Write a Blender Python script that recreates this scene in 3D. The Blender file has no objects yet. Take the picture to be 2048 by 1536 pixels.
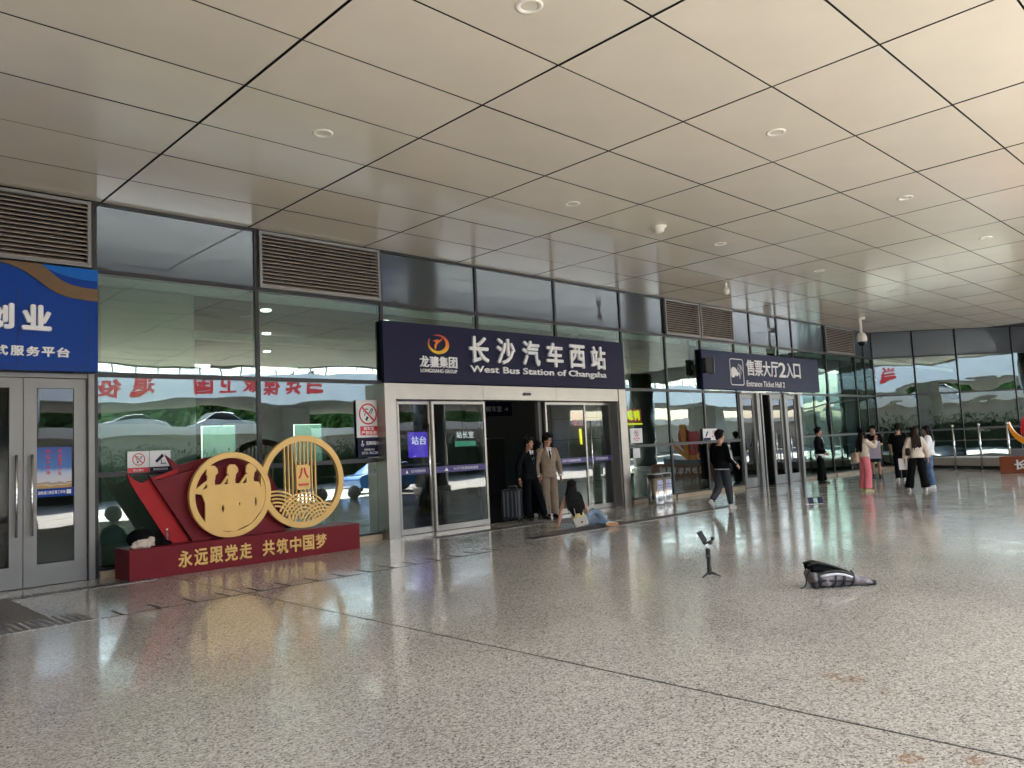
import bpy, bmesh, math, random
from mathutils import Vector, Matrix, noise
R = math.radians
random.seed(7)
sc = bpy.context.scene
col = sc.collection

# ------------------------------------------------------------------ camera
CAM_H = 1.6
yaw, pitch, roll = R(44.263), R(4.755), R(-2.857)
fw = Vector((math.sin(yaw)*math.cos(pitch), math.cos(yaw)*math.cos(pitch), math.sin(pitch)))
rt = Vector((math.cos(yaw), -math.sin(yaw), 0)); up = rt.cross(fw)
rr = rt*math.cos(roll) + up*math.sin(roll); uu = -rt*math.sin(roll) + up*math.cos(roll)
cd = bpy.data.cameras.new('camera'); cam = bpy.data.objects.new('camera', cd); col.objects.link(cam)
cd.sensor_width = 36; cd.lens = 27.51; cd.clip_end = 2000; cd.clip_start = 0.05
m = Matrix((rr, uu, -fw)).transposed().to_4x4(); m.translation = (0, 0, CAM_H); cam.matrix_world = m
sc.camera = cam

# ------------------------------------------------------------------ world and sun
SUN_EL, SUN_AZ = R(56), R(152)
w = bpy.data.worlds.new('World'); sc.world = w; w.use_nodes = True
nt = w.node_tree; bg = nt.nodes['Background']
sky = nt.nodes.new('ShaderNodeTexSky'); sky.sky_type = 'NISHITA'; sky.sun_disc = False
sky.sun_elevation = SUN_EL; sky.sun_rotation = SUN_AZ; sky.dust_density = 3.0; sky.air_density = 1.0
nt.links.new(sky.outputs[0], bg.inputs[0]); bg.inputs[1].default_value = 0.15
sd = bpy.data.lights.new('sun', 'SUN'); sd.energy = 5.0; sd.angle = R(0.5); sd.color = (1, .945, .87)
so = bpy.data.objects.new('sun', sd); col.objects.link(so)
sdir = Vector((math.sin(SUN_AZ)*math.cos(SUN_EL), math.cos(SUN_AZ)*math.cos(SUN_EL), math.sin(SUN_EL)))
so.rotation_euler = sdir.to_track_quat('Z', 'Y').to_euler()
vs = sc.view_settings; vs.view_transform = 'Standard'; vs.look = 'None'; vs.exposure = 3.55; vs.gamma = 1
vs.use_curve_mapping = False
cy = sc.cycles
cy.use_denoising = True; cy.max_bounces = 10; cy.diffuse_bounces = 5; cy.glossy_bounces = 5
cy.transparent_max_bounces = 16; cy.transmission_bounces = 4; cy.caustics_reflective = False; cy.caustics_refractive = False
cy.sample_clamp_indirect = 6.0

# ------------------------------------------------------------------ materials
def newmat(name):
    m = bpy.data.materials.new(name); m.use_nodes = True
    return m, m.node_tree, m.node_tree.nodes['Principled BSDF']

def mat(name, c, rough=.5, metal=0., spec=.5, var=.08, scale=6., bump=0., bscale=60., rvar=.1, emit=None, es=0., coat=0., objvar=0.):
    """plain surface with noise in colour, gloss and relief"""
    m, t, b = newmat(name); N = t.nodes; L = t.links
    tc = N.new('ShaderNodeTexCoord')
    n = N.new('ShaderNodeTexNoise'); n.inputs['Scale'].default_value = scale; n.inputs['Detail'].default_value = 6
    L.new(tc.outputs['Object'], n.inputs['Vector'])
    r = N.new('ShaderNodeValToRGB'); r.color_ramp.elements[0].position = .3; r.color_ramp.elements[1].position = .7
    r.color_ramp.elements[0].color = (*[x*(1-var) for x in c], 1); r.color_ramp.elements[1].color = (*[min(1, x*(1+var)) for x in c], 1)
    L.new(n.outputs['Fac'], r.inputs[0])
    out = r.outputs[0]
    if objvar:
        oi = N.new('ShaderNodeObjectInfo'); mr0 = N.new('ShaderNodeMapRange')
        mr0.inputs[3].default_value = 1-objvar; mr0.inputs[4].default_value = 1+objvar
        L.new(oi.outputs['Random'], mr0.inputs[0])
        hs = N.new('ShaderNodeHueSaturation'); L.new(mr0.outputs[0], hs.inputs['Value']); L.new(out, hs.inputs['Color']); out = hs.outputs[0]
    L.new(out, b.inputs['Base Color'])
    mr = N.new('ShaderNodeMapRange'); mr.inputs[3].default_value = max(0, rough*(1-rvar)); mr.inputs[4].default_value = rough*(1+rvar)
    L.new(n.outputs['Fac'], mr.inputs[0]); L.new(mr.outputs[0], b.inputs['Roughness'])
    b.inputs['Metallic'].default_value = metal; b.inputs['Specular IOR Level'].default_value = spec
    b.inputs['Coat Weight'].default_value = coat
    if bump:
        n2 = N.new('ShaderNodeTexNoise'); n2.inputs['Scale'].default_value = bscale; n2.inputs['Detail'].default_value = 4
        L.new(tc.outputs['Object'], n2.inputs['Vector'])
        bp = N.new('ShaderNodeBump'); bp.inputs['Strength'].default_value = bump; bp.inputs['Distance'].default_value = .01
        L.new(n2.outputs['Fac'], bp.inputs['Height']); L.new(bp.outputs[0], b.inputs['Normal'])
    if emit:
        b.inputs['Emission Color'].default_value = (*emit, 1); b.inputs['Emission Strength'].default_value = es
    return m

def glassmat(name, tint, gl, f0, f1, bump=.0):
    m = bpy.data.materials.new(name); m.use_nodes = True; t = m.node_tree; N = t.nodes; L = t.links
    N.remove(N['Principled BSDF']); out = N['Material Output']
    tr = N.new('ShaderNodeBsdfTransparent'); tr.inputs[0].default_value = (*tint, 1)
    g = N.new('ShaderNodeBsdfGlossy'); g.inputs['Color'].default_value = (*gl, 1); g.inputs['Roughness'].default_value = 0.0
    lw = N.new('ShaderNodeFresnel'); lw.inputs['IOR'].default_value = 1.5
    mr = N.new('ShaderNodeMapRange'); mr.inputs[1].default_value = .04; mr.inputs[2].default_value = 1; mr.inputs[3].default_value = f0; mr.inputs[4].default_value = f1
    L.new(lw.outputs[0], mr.inputs[0])
    mx = N.new('ShaderNodeMixShader'); L.new(mr.outputs[0], mx.inputs[0]); L.new(tr.outputs[0], mx.inputs[1]); L.new(g.outputs[0], mx.inputs[2])
    L.new(mx.outputs[0], out.inputs[0])
    if bump:
        tc = N.new('ShaderNodeTexCoord'); n = N.new('ShaderNodeTexNoise'); n.inputs['Scale'].default_value = 1.1; n.inputs['Detail'].default_value = 1
        mp = N.new('ShaderNodeMapping'); mp.inputs['Scale'].default_value = (1, 1, 2.2)
        L.new(tc.outputs['Object'], mp.inputs[0]); L.new(mp.outputs[0], n.inputs['Vector'])
        bp = N.new('ShaderNodeBump'); bp.inputs['Strength'].default_value = 1; bp.inputs['Distance'].default_value = bump
        L.new(n.outputs['Fac'], bp.inputs['Height']); L.new(bp.outputs[0], g.inputs['Normal'])
    return m

M = {}
M['glass'] = glassmat('green tinted glass', (.50, .66, .59), (.66, .79, .745), .26, 1.0, .0012)
M['doorglass'] = glassmat('door glass', (.72, .80, .78), (.85, .9, .9), .10, 1.0, .0006)
M['glassback'] = glassmat('glass back', (.98, 1, .99), (.9, .9, .9), .0, .03)
def spandrel():
    m = bpy.data.materials.new('spandrel glass'); m.use_nodes = True; t = m.node_tree; N = t.nodes; L = t.links
    b = N['Principled BSDF']; b.inputs['Base Color'].default_value = (.014, .02, .024, 1); b.inputs['Roughness'].default_value = .5
    g = N.new('ShaderNodeBsdfGlossy'); g.inputs['Color'].default_value = (.44, .52, .58, 1); g.inputs['Roughness'].default_value = .003
    tc = N.new('ShaderNodeTexCoord'); n = N.new('ShaderNodeTexNoise'); n.inputs['Scale'].default_value = 1.3
    L.new(tc.outputs['Object'], n.inputs['Vector'])
    bp = N.new('ShaderNodeBump'); bp.inputs['Distance'].default_value = .0003; L.new(n.outputs['Fac'], bp.inputs['Height']); L.new(bp.outputs[0], g.inputs['Normal'])
    fr = N.new('ShaderNodeFresnel'); mr = N.new('ShaderNodeMapRange'); mr.inputs[1].default_value = .04; mr.inputs[3].default_value = .22; mr.inputs[4].default_value = 1
    L.new(fr.outputs[0], mr.inputs[0]); mx = N.new('ShaderNodeMixShader'); L.new(mr.outputs[0], mx.inputs[0])
    L.new(b.outputs[0], mx.inputs[1]); L.new(g.outputs[0], mx.inputs[2]); L.new(mx.outputs[0], N['Material Output'].inputs[0])
    return m
M['spandrel'] = spandrel()

def granite():
    m, t, b = newmat('polished granite'); N = t.nodes; L = t.links
    tc = N.new('ShaderNodeTexCoord')
    def grains(scale):
        wp = N.new('ShaderNodeTexNoise'); wp.inputs['Scale'].default_value = scale*1.6; L.new(tc.outputs['Object'], wp.inputs['Vector'])
        mx = N.new('ShaderNodeVectorMath'); mx.operation = 'MULTIPLY_ADD'; mx.inputs[1].default_value = (.9/scale,)*3; L.new(wp.outputs['Color'], mx.inputs[0]); L.new(tc.outputs['Object'], mx.inputs[2])
        v = N.new('ShaderNodeTexVoronoi'); v.inputs['Scale'].default_value = scale; L.new(mx.outputs[0], v.inputs['Vector'])
        sp = N.new('ShaderNodeSeparateColor'); L.new(v.outputs['Color'], sp.inputs[0]); return sp.outputs[0]
    r = N.new('ShaderNodeValToRGB'); e = r.color_ramp.elements
    e[0].position = .06; e[0].color = (.055, .05, .046, 1); e[1].position = .95; e[1].color = (.77, .745, .685, 1)
    for p, c in ((.16, (.19, .178, .16, 1)), (.34, (.41, .392, .355, 1)), (.62, (.55, .53, .485, 1))):
        x = e.new(p); x.color = c
    ga, gb = grains(82), grains(165)
    mg = N.new('ShaderNodeMath'); mg.operation = 'MULTIPLY_ADD'; mg.inputs[1].default_value = .62; L.new(ga, mg.inputs[0])
    m2 = N.new('ShaderNodeMath'); m2.operation = 'MULTIPLY'; m2.inputs[1].default_value = .38; L.new(gb, m2.inputs[0]); L.new(m2.outputs[0], mg.inputs[2])
    L.new(mg.outputs[0], r.inputs[0])
    big = N.new('ShaderNodeTexNoise'); big.inputs['Scale'].default_value = .45; big.inputs['Detail'].default_value = 5
    L.new(tc.outputs['Object'], big.inputs['Vector'])
    mr = N.new('ShaderNodeMapRange'); mr.inputs[1].default_value = .3; mr.inputs[2].default_value = .7; mr.inputs[3].default_value = .86; mr.inputs[4].default_value = 1.1
    L.new(big.outputs['Fac'], mr.inputs[0])
    hs = N.new('ShaderNodeHueSaturation'); L.new(mr.outputs[0], hs.inputs['Value']); L.new(r.outputs[0], hs.inputs['Color'])
    L.new(hs.outputs[0], b.inputs['Base Color'])
    sm = N.new('ShaderNodeTexNoise'); sm.inputs['Scale'].default_value = 2.2; sm.inputs['Detail'].default_value = 8
    L.new(tc.outputs['Object'], sm.inputs['Vector'])
    rr_ = N.new('ShaderNodeMapRange'); rr_.inputs[1].default_value = .3; rr_.inputs[2].default_value = .7; rr_.inputs[3].default_value = .07; rr_.inputs[4].default_value = .17
    L.new(sm.outputs['Fac'], rr_.inputs[0]); L.new(rr_.outputs[0], b.inputs['Roughness'])
    b.inputs['Specular IOR Level'].default_value = .6
    n2 = N.new('ShaderNodeTexNoise'); n2.inputs['Scale'].default_value = 5; n2.inputs['Detail'].default_value = 2
    L.new(tc.outputs['Object'], n2.inputs['Vector'])
    bp = N.new('ShaderNodeBump'); bp.inputs['Strength'].default_value = .2; bp.inputs['Distance'].default_value = .0012
    L.new(n2.outputs['Fac'], bp.inputs['Height']); L.new(bp.outputs[0], b.inputs['Normal'])
    return m
M['granite'] = granite()
M['tactile'] = mat('tactile granite', (.075, .06, .047), .32, var=.3, scale=120)
M['groove'] = mat('dark joint', (.02, .018, .016), .6)
M['ceiling'] = mat('painted aluminium ceiling', (.70, .65, .55), .14, spec=.55, var=.03, scale=1.2, rvar=.25, bump=.03, bscale=1.5, objvar=.025)
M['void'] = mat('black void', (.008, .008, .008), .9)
M['black'] = mat('black frame', (.012, .012, .013), .35)
M['alu'] = mat('grey aluminium', (.24, .235, .225), .38, metal=.35, var=.04, scale=3)
M['louver'] = mat('louvre blade', (.42, .36, .30), .42, metal=.1, var=.06)
M['steel'] = mat('brushed stainless', (.38, .35, .305), .32, metal=1, var=.05, scale=2, bump=.05, bscale=9)
M['chrome'] = mat('polished steel', (.72, .72, .72), .16, metal=1, var=.03)
M['navy'] = mat('navy sign panel', (.012, .012, .045), .5, spec=.2, var=.04)
M['navy2'] = mat('slate navy sign panel', (.016, .022, .075), .5, spec=.25, var=.04)
M['blue'] = mat('blue sign panel', (.003, .05, .30), .45, spec=.2, var=.05)
M['skyblue'] = mat('light blue sign panel', (.008, .13, .50), .4, spec=.2, var=.04)
M['bronze'] = mat('bronze band', (.15, .085, .035), .35, metal=.2)
M['white'] = mat('white lettering', (.88, .88, .89), .4, var=.02)
M['plate'] = mat('white plate', (.74, .75, .76), .35, var=.03)
M['red'] = mat('red lettering', (.62, .03, .03), .5, var=.04)
M['signred'] = mat('red plate', (.60, .02, .03), .35, var=.04)
M['maroon'] = mat('maroon board', (.17, .009, .015), .45, spec=.22, var=.06, scale=3)
M['bright_red'] = mat('red board', (.42, .014, .018), .45, spec=.22, var=.05, scale=3)
M['gold'] = mat('gold paint', (.76, .48, .15), .42, metal=.1, var=.06, scale=3)
M['tan'] = mat('tan stone sill', (.42, .33, .22), .5, var=.12, scale=9)
M['brick'] = mat('terracotta board', (.26, .07, .03), .45, var=.08)
M['orange'] = mat('orange paint', (.85, .30, .02), .4, var=.04)
M['grey'] = mat('grey paint', (.16, .16, .18), .5)
M['purple'] = mat('purple film', (.06, .04, .20), .35)
M['paper'] = mat('paper', (.78, .77, .80), .6, var=.03)
M['lilac'] = mat('lilac card', (.62, .55, .68), .6, var=.03)
M['rubber'] = mat('black plastic', (.014, .014, .015), .42)
M['tile'] = mat('beige wall tile', (.42, .38, .31), .22, var=.06, scale=3, objvar=.05)
M['whitetile'] = mat('white column panel', (.58, .62, .58), .35, var=.04, scale=2)
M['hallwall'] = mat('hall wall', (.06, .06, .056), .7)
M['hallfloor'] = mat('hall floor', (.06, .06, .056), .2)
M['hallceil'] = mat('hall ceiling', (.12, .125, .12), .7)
M['bulk'] = mat('white bulkhead', (.70, .74, .71), .6)
M['lamp'] = mat('lit lamp', (.9, .9, .9), .5, emit=(1, .97, .9), es=.5)
M['ledp'] = mat('purple led', (.02, .01, .1), .5, emit=(.16, .08, 1), es=.05)
M['ledw'] = mat('white led', (.5, .5, .5), .5, emit=(.9, .95, 1), es=.07)
M['ledg'] = mat('green led', (.02, .2, .1), .5, emit=(.2, .9, .6), es=.025)
M['ledy'] = mat('yellow neon', (.5, .5, .02), .5, emit=(.95, .85, .03), es=.12)
M['ledr'] = mat('red lightbox', (.5, .03, .02), .5, emit=(.6, .05, .03), es=.03)
M['asphalt'] = mat('concrete road', (.30, .29, .268), .85, var=.2, scale=3)
M['conc'] = mat('white concrete', (.72, .72, .71), .7, var=.06, scale=.8)
M['concd'] = mat('grey concrete', (.34, .33, .31), .8, var=.12, scale=1)
M['stone'] = mat('stone ball', (.20, .20, .20), .6, var=.2, scale=20)
M['leaf'] = mat('leaves', (.06, .13, .025), .55, var=.6, scale=1.3)
M['leafd'] = mat('dark leaves', (.03, .075, .02), .55, var=.6, scale=1.3)
M['bark'] = mat('bark', (.09, .06, .04), .9, var=.3)
M['carwhite'] = mat('silver car paint', (.26, .28, .31), .2, coat=1)
M['carblue'] = mat('blue car paint', (.02, .13, .42), .2, coat=1)
M['carglass'] = mat('car glass', (.01, .012, .014), .05)
M['lens'] = mat('frosted lens', (.40, .36, .27), .5)
M['fix'] = mat('cream fixture', (.85, .82, .74), .35)
M['dark'] = mat('dark pillar cladding', (.035, .04, .04), .25)
def cloth(n, c, r=.85, v=.12, sc_=40): return mat(n, c, r, spec=.08, var=v, scale=sc_, bump=.15, bscale=90)
M['skin'] = mat('skin', (.50, .27, .18), .5, var=.05, spec=.4)
M['hair'] = mat('black hair', (.007, .006, .0055), .6, var=.3, scale=30, spec=.15)
M['hairb'] = mat('dark brown hair', (.020, .011, .007), .6, var=.3, scale=30, spec=.15)
M['suitk'] = cloth('black suit', (.006, .0075, .009))
M['suitb'] = cloth('beige suit', (.27, .205, .155))
M['shirt'] = cloth('white shirt', (.72, .72, .74))
M['cream'] = cloth('cream knit', (.66, .57, .47))
M['pink'] = cloth('pink trousers', (.78, .22, .26))
M['blackc'] = cloth('black cotton', (.006, .006, .0065))
M['greyc'] = cloth('charcoal trousers', (.045, .048, .055))
M['jeans'] = cloth('light denim', (.20, .27, .36), v=.35, sc_=9)
M['jeansd'] = cloth('mid blue denim', (.10, .16, .26), v=.35, sc_=9)
M['yellow'] = cloth('yellow top', (.62, .54, .22))
M['yshoe'] = mat('yellow shoe', (.72, .66, .30), .6)
M['wshoe'] = mat('white shoe', (.72, .71, .67), .6)
M['kshoe'] = mat('black shoe', (.012, .011, .011), .3)
M['gumsole'] = mat('tan gum sole', (.55, .28, .13), .6)
M['gshoe'] = mat('grey trainer', (.40, .36, .34), .6)
M['lips'] = mat('lips', (.36, .10, .09), .5)
M['eye'] = mat('eye', (.02, .015, .012), .15)
M['bagw'] = mat('white leather', (.70, .66, .58), .45)
M['bagt'] = mat('tan leather', (.52, .38, .26), .5)
M['packg'] = cloth('grey pack fabric', (.24, .22, .225), v=.2)
M['case'] = mat('dark suitcase shell', (.025, .03, .037), .35)
M['bottle'] = glassmat('bottle plastic', (.8, .85, .88), (.9, .9, .9), .1, 1)
M['zebra'] = mat('road paint', (.7, .7, .68), .7)

# ------------------------------------------------------------------ mesh helpers
class MB:
    def __init__(s): s.v = []; s.f = []
    def quadbox(s, c8):
        n = len(s.v); s.v += [tuple(p) for p in c8]
        s.f += [tuple(n+i for i in q) for q in ((0,3,2,1),(4,5,6,7),(0,1,5,4),(1,2,6,5),(2,3,7,6),(3,0,4,7))]
        return s
    def box(s, x0, x1, y0, y1, z0, z1):
        return s.quadbox([(x0,y0,z0),(x1,y0,z0),(x1,y1,z0),(x0,y1,z0),(x0,y0,z1),(x1,y0,z1),(x1,y1,z1),(x0,y1,z1)])
    def bar(s, a, b, wd, ht, upv=(0,0,1)):
        a, b = Vector(a), Vector(b); d = (b-a).normalized(); u = Vector(upv)
        sd_ = d.cross(u)
        if sd_.length < 1e-4: sd_ = d.cross(Vector((0,1,0)))
        sd_.normalize(); u = sd_.cross(d).normalized()
        p = sd_*wd/2; q = u*ht/2
        return s.quadbox([a-p-q, a+p-q, b+p-q, b-p-q, a-p+q, a+p+q, b+p+q, b-p+q])
    def loft(s, pts, rad, side=(1,0,0), n=12, cap=True):
        pts = [Vector(p) for p in pts]; base = len(s.v); N_ = len(pts)
        for i, p in enumerate(pts):
            t = (pts[min(i+1,N_-1)]-pts[max(i-1,0)])
            t = t.normalized() if t.length > 1e-6 else Vector((0,0,1))
            sv = side[i] if isinstance(side, list) else side
            a = Vector(sv); a = a - t*a.dot(t)
            if a.length < 1e-4: a = t.orthogonal()
            a.normalize(); b = t.cross(a)
            r = rad[i]; r1, r2 = (r if isinstance(r, tuple) else (r, r))
            for k in range(n):
                th = 2*math.pi*k/n
                s.v.append(tuple(p + a*(r1*math.cos(th)) + b*(r2*math.sin(th))))
        for i in range(N_-1):
            for k in range(n):
                k2 = (k+1) % n
                s.f.append((base+i*n+k, base+i*n+k2, base+(i+1)*n+k2, base+(i+1)*n+k))
        if cap:
            s.f.append(tuple(base+k for k in reversed(range(n))))
            s.f.append(tuple(base+(N_-1)*n+k for k in range(n)))
        return s
    def tube(s, pts, r, n=8): return s.loft(pts, [r]*len(pts), (.3,.5,.8), n)
    def lathe(s, prof, c=(0,0,0), n=24, axis='z'):
        base = len(s.v)
        for r, z in prof:
            for k in range(n):
                th = 2*math.pi*k/n; x, y = r*math.cos(th), r*math.sin(th)
                s.v.append((c[0]+x, c[1]+y, c[2]+z) if axis == 'z' else (c[0]+x, c[1]+z, c[2]+y))
        for i in range(len(prof)-1):
            for k in range(n):
                k2 = (k+1) % n
                s.f.append((base+i*n+k, base+i*n+k2, base+(i+1)*n+k2, base+(i+1)*n+k))
        s.f.append(tuple(base+k for k in reversed(range(n)))); s.f.append(tuple(base+(len(prof)-1)*n+k for k in range(n)))
        return s
    def ell(s, c, r, rot=None, nu=12, nv=8):
        base = len(s.v); c = Vector(c); r = r if isinstance(r, tuple) else (r, r, r)
        def P(x, y, z):
            v = Vector((x*r[0], y*r[1], z*r[2])); v = rot @ v if rot else v
            return tuple(c+v)
        s.v.append(P(0,0,-1))
        for j in range(1, nv):
            ph = -math.pi/2+math.pi*j/nv
            for i in range(nu):
                th = 2*math.pi*i/nu
                s.v.append(P(math.cos(ph)*math.cos(th), math.cos(ph)*math.sin(th), math.sin(ph)))
        s.v.append(P(0,0,1)); top = len(s.v)-1
        for i in range(nu):
            i2 = (i+1) % nu
            s.f.append((base, base+1+i2, base+1+i)); s.f.append((top, top-nu+i, top-nu+i2))
            for j in range(nv-2):
                a = base+1+j*nu
                s.f.append((a+i, a+i2, a+nu+i2, a+nu+i))
        return s
    def prism(s, poly, y0, y1):
        """polygon given in (x, z), extruded along y from y0 (front) to y1"""
        n = len(s.v); k = len(poly)
        ar = sum(poly[i][0]*poly[(i+1)%k][1]-poly[(i+1)%k][0]*poly[i][1] for i in range(k))
        if ar < 0: poly = poly[::-1]
        s.v += [(x, y0, z) for x, z in poly] + [(x, y1, z) for x, z in poly]
        s.f.append(tuple(n+i for i in range(k))); s.f.append(tuple(n+k+i for i in reversed(range(k))))
        for i in range(k):
            j = (i+1) % k
            s.f.append((n+i, n+k+i, n+k+j, n+j))
        return s
    def ring(s, cx, cz, r0, r1, y0, y1, n=64, a0=0, a1=2*math.pi, sx=1.):
        full = abs(a1-a0-2*math.pi) < 1e-6; base = len(s.v); cnt = n if full else n+1
        for i in range(cnt):
            a = a0+(a1-a0)*i/n; c_, s_ = math.cos(a), math.sin(a)
            for r in (r0, r1):
                for y in (y0, y1): s.v.append((cx+r*c_*sx, y, cz+r*s_))
        for i in range(n):
            a = base+4*i; b = base+4*((i+1) % cnt)
            s.f += [(a, a+2, b+2, b), (a+1, b+1, b+3, a+3), (a, b, b+1, a+1), (a+2, a+3, b+3, b+2)]
        if not full:
            a = base; s.f.append((a, a+1, a+3, a+2)); a = base+4*(cnt-1); s.f.append((a, a+2, a+3, a+1))
        return s
    def mesh(s, name, mt=None, smooth=False, bevel=0):
        me = bpy.data.meshes.new(name); me.from_pydata(s.v, [], s.f)
        if bevel:
            bm = bmesh.new(); bm.from_mesh(me)
            bmesh.ops.bevel(bm, geom=[e for e in bm.edges if len(e.link_faces) == 2 and e.calc_face_angle(0) > .6], offset=bevel, segments=2, affect='EDGES', profile=.5)
            bm.to_mesh(me); bm.free()
        if mt: me.materials.append(mt)
        if smooth:
            for p in me.polygons: p.use_smooth = True
        return me
    def build(s, name, mt, parent=None, smooth=False, bevel=0, loc=None):
        o = bpy.data.objects.new(name, s.mesh(name, mt, smooth, bevel)); link(o, parent)
        if loc: o.location = loc
        return o
def link(o, parent=None):
    col.objects.link(o)
    if parent is not None: o.parent = parent
    return o
def obj(name, me, parent=None, loc=(0,0,0), rz=0):
    o = bpy.data.objects.new(name, me); link(o, parent); o.location = loc; o.rotation_euler = (0,0,rz); return o
def tag(o, label=None, cat=None, group=None, kind=None):
    if label: o['label'] = label
    if cat: o['category'] = cat
    if group: o['group'] = group
    if kind: o['kind'] = kind
    return o
def thing(name, label, cat, loc=(0,0,0), rz=0, group=None):
    o = bpy.data.objects.new(name, None); col.objects.link(o); o.location = loc; o.rotation_euler = (0,0,rz); o.empty_display_size = .1
    return tag(o, label, cat, group)
def structure(name, loc=(0,0,0)):
    o = bpy.data.objects.new(name, None); col.objects.link(o); o.location = loc; return tag(o, kind='structure')
def soften(o, ang=40):
    for p in o.data.polygons: p.use_smooth = True
    o.data.set_sharp_from_angle(angle=R(ang)); return o

# text: flat outlines from the built-in font, made into solid letters
_tc = {}
def text_mesh(s, bold=.0, ext=.02):
    k = (s, bold, ext)
    if k not in _tc:
        cu = bpy.data.curves.new('lettering', 'FONT'); cu.body = s; cu.size = 1; cu.extrude = ext; cu.resolution_u = 3
        o = bpy.data.objects.new('lettering', cu); col.objects.link(o)
        dg = bpy.context.evaluated_depsgraph_get()
        me = bpy.data.meshes.new_from_object(o.evaluated_get(dg))
        bpy.data.objects.remove(o); bpy.data.curves.remove(cu)
        if bold:
            vs_ = [tuple(v.co) for v in me.vertices]; fs = [tuple(p.vertices) for p in me.polygons]; V_ = []; F_ = []
            for q, (dx, dy) in enumerate(((0,0), (1,0), (-1,0), (0,1), (0,-1), (.7,.7), (-.7,.7), (.7,-.7), (-.7,-.7))):
                n0 = len(V_); V_ += [(x+dx*bold, y+dy*bold, z*(1-.015*q)) for x, y, z in vs_]; F_ += [tuple(n0+i for i in f) for f in fs]
            bpy.data.meshes.remove(me); me = bpy.data.meshes.new('lettering'); me.from_pydata(V_, [], F_)
        xs = [v.co.x for v in me.vertices] or [0, 1]; ys = [v.co.y for v in me.vertices] or [0, 1]
        _tc[k] = (me, min(xs), max(xs), min(ys), max(ys))
    return _tc[k]
def text(s, x0, x1, z0, z1, y, mt, parent, depth=.02, bold=.0, name='lettering', flip=False, face='-y'):
    """letters filling the rectangle x0..x1, z0..z1 on the plane y, facing -y (or, with face='+y', the other way)"""
    me, a0, a1, b0, b1 = text_mesh(s, bold)
    me = me.copy(); me.materials.clear(); me.materials.append(mt)
    sx = (x1-x0)/(a1-a0); sz = (z1-z0)/(b1-b0)
    for v in me.vertices:
        X, Y, Z = v.co
        if face == '-y': v.co = (x0+(X-a0)*sx, y-(Z+.02)/.04*depth, z0+(Y-b0)*sz)
        elif face == '+y': v.co = (x1-(X-a0)*sx, y+(Z+.02)/.04*depth, z0+(Y-b0)*sz)
    o = bpy.data.objects.new(name, me); return link(o, parent)
def chars(s, x0, x1, z0, z1, y, mt, parent, depth=.03, bold=.02, fill=.86, face='-y', name='character'):
    """one object per character, evenly spaced from x0 to x1"""
    n = len(s); p = (x1-x0)/(n-1+fill) if n > 1 else (x1-x0)/fill
    for i, ch in enumerate(s):
        if ch == ' ': continue
        if face == '-y': a, b = x0+i*p, x0+i*p+p*fill
        else: b, a = x1-i*p, x1-i*p-p*fill
        text(ch, a, b, z0, z1, y, mt, parent, depth, bold, name, face=face)

def letters(s, x0, x1, z0, z1, y, mt, parent, depth=.02, bold=.0, name='letter'):
    """a line of Latin lettering, one object per letter"""
    _, a0, a1, b0, b1 = text_mesh(s, bold); sx = (x1-x0)/(a1-a0); sz = (z1-z0)/(b1-b0)
    for i, ch in enumerate(s):
        if ch == ' ': continue
        _, c0, c1, d0, d1 = text_mesh(ch, bold); r = text_mesh(s[:i+1], bold)[2]
        text(ch, x0+(r-(c1-c0)-a0)*sx, x0+(r-a0)*sx, z0+(d0-b0)*sz, z0+(d1-b0)*sz, y, mt, parent, depth, bold, name)
# ------------------------------------------------------------------ floor (structure)
FY = 12.83                               # plane of the glass front
floor = structure('floor')
xs = [-12, -3.74, 4.40, 12.54, 20.68, 28.82, 40]
ys = [-.6, 9.33]
def slab(x0, x1, y0, y1, g=.012):
    MB().box(x0+g, x1-g, y0+g, y1-g, -.12, 0).build('granite_slab', M['granite'], floor)
for i in range(len(xs)-1):
    slab(xs[i], xs[i+1], -.6, 9.34)
    slab(xs[i], xs[i+1], 9.34, FY-.02)
jb = MB()
for x in xs[1:-1]: jb.box(x-.0118, x+.0118, -.58, FY-.04, -.1, -.003)
jb.box(-11.9, 39.9, 9.3282, 9.3518, -.098, -.0034); jb.build('joint_filler', M['groove'], floor)
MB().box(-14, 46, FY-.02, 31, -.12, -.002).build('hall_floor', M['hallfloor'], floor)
# flush course of small slabs: dark inlaid cross joints along the front
b = MB()
b.box(2.75, 9.6, 9.335, 9.352, .0, .003)
for k in range(17): b.box(2.95+k*.405, 2.985+k*.405, 9.353, 9.74, .0, .003)
b.build('inlay_joint', M['groove'], floor)
# ribbed tactile paving: plates, each with raised bars
def tactile(x0, x1, y0, y1, along='x'):
    s = .3
    nx = max(1, round((x1-x0)/s)); ny = max(1, round((y1-y0)/s))
    key = ('t', along)
    if key not in _tc:
        t = MB().box(.004, .296, .004, .296, 0, .004)
        for k in range(4):
            c = .04+k*.073
            if along == 'x': t.box(.003, .297, c-.02, c+.02, .004, .009)
            else: t.box(c-.02, c+.02, .003, .297, .004, .009)
        me = t.mesh('tactile_tile', M['granite']); me.materials.append(M['tactile'])
        for i_, p_ in enumerate(me.polygons): p_.material_index = 0 if i_ < 6 else 1
        _tc[key] = me
    for i in range(nx):
        for j in range(ny):
            obj('tactile_tile', _tc[key], floor, (x0+i*s, y0+j*s, 0))
tactile(1.5, 2.4, 9.95, 12.05, 'x'); tactile(1.2, 2.7, 9.36, 9.96, 'y'); tactile(2.4, 4.2, 11.75, 12.05, 'y')
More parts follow.
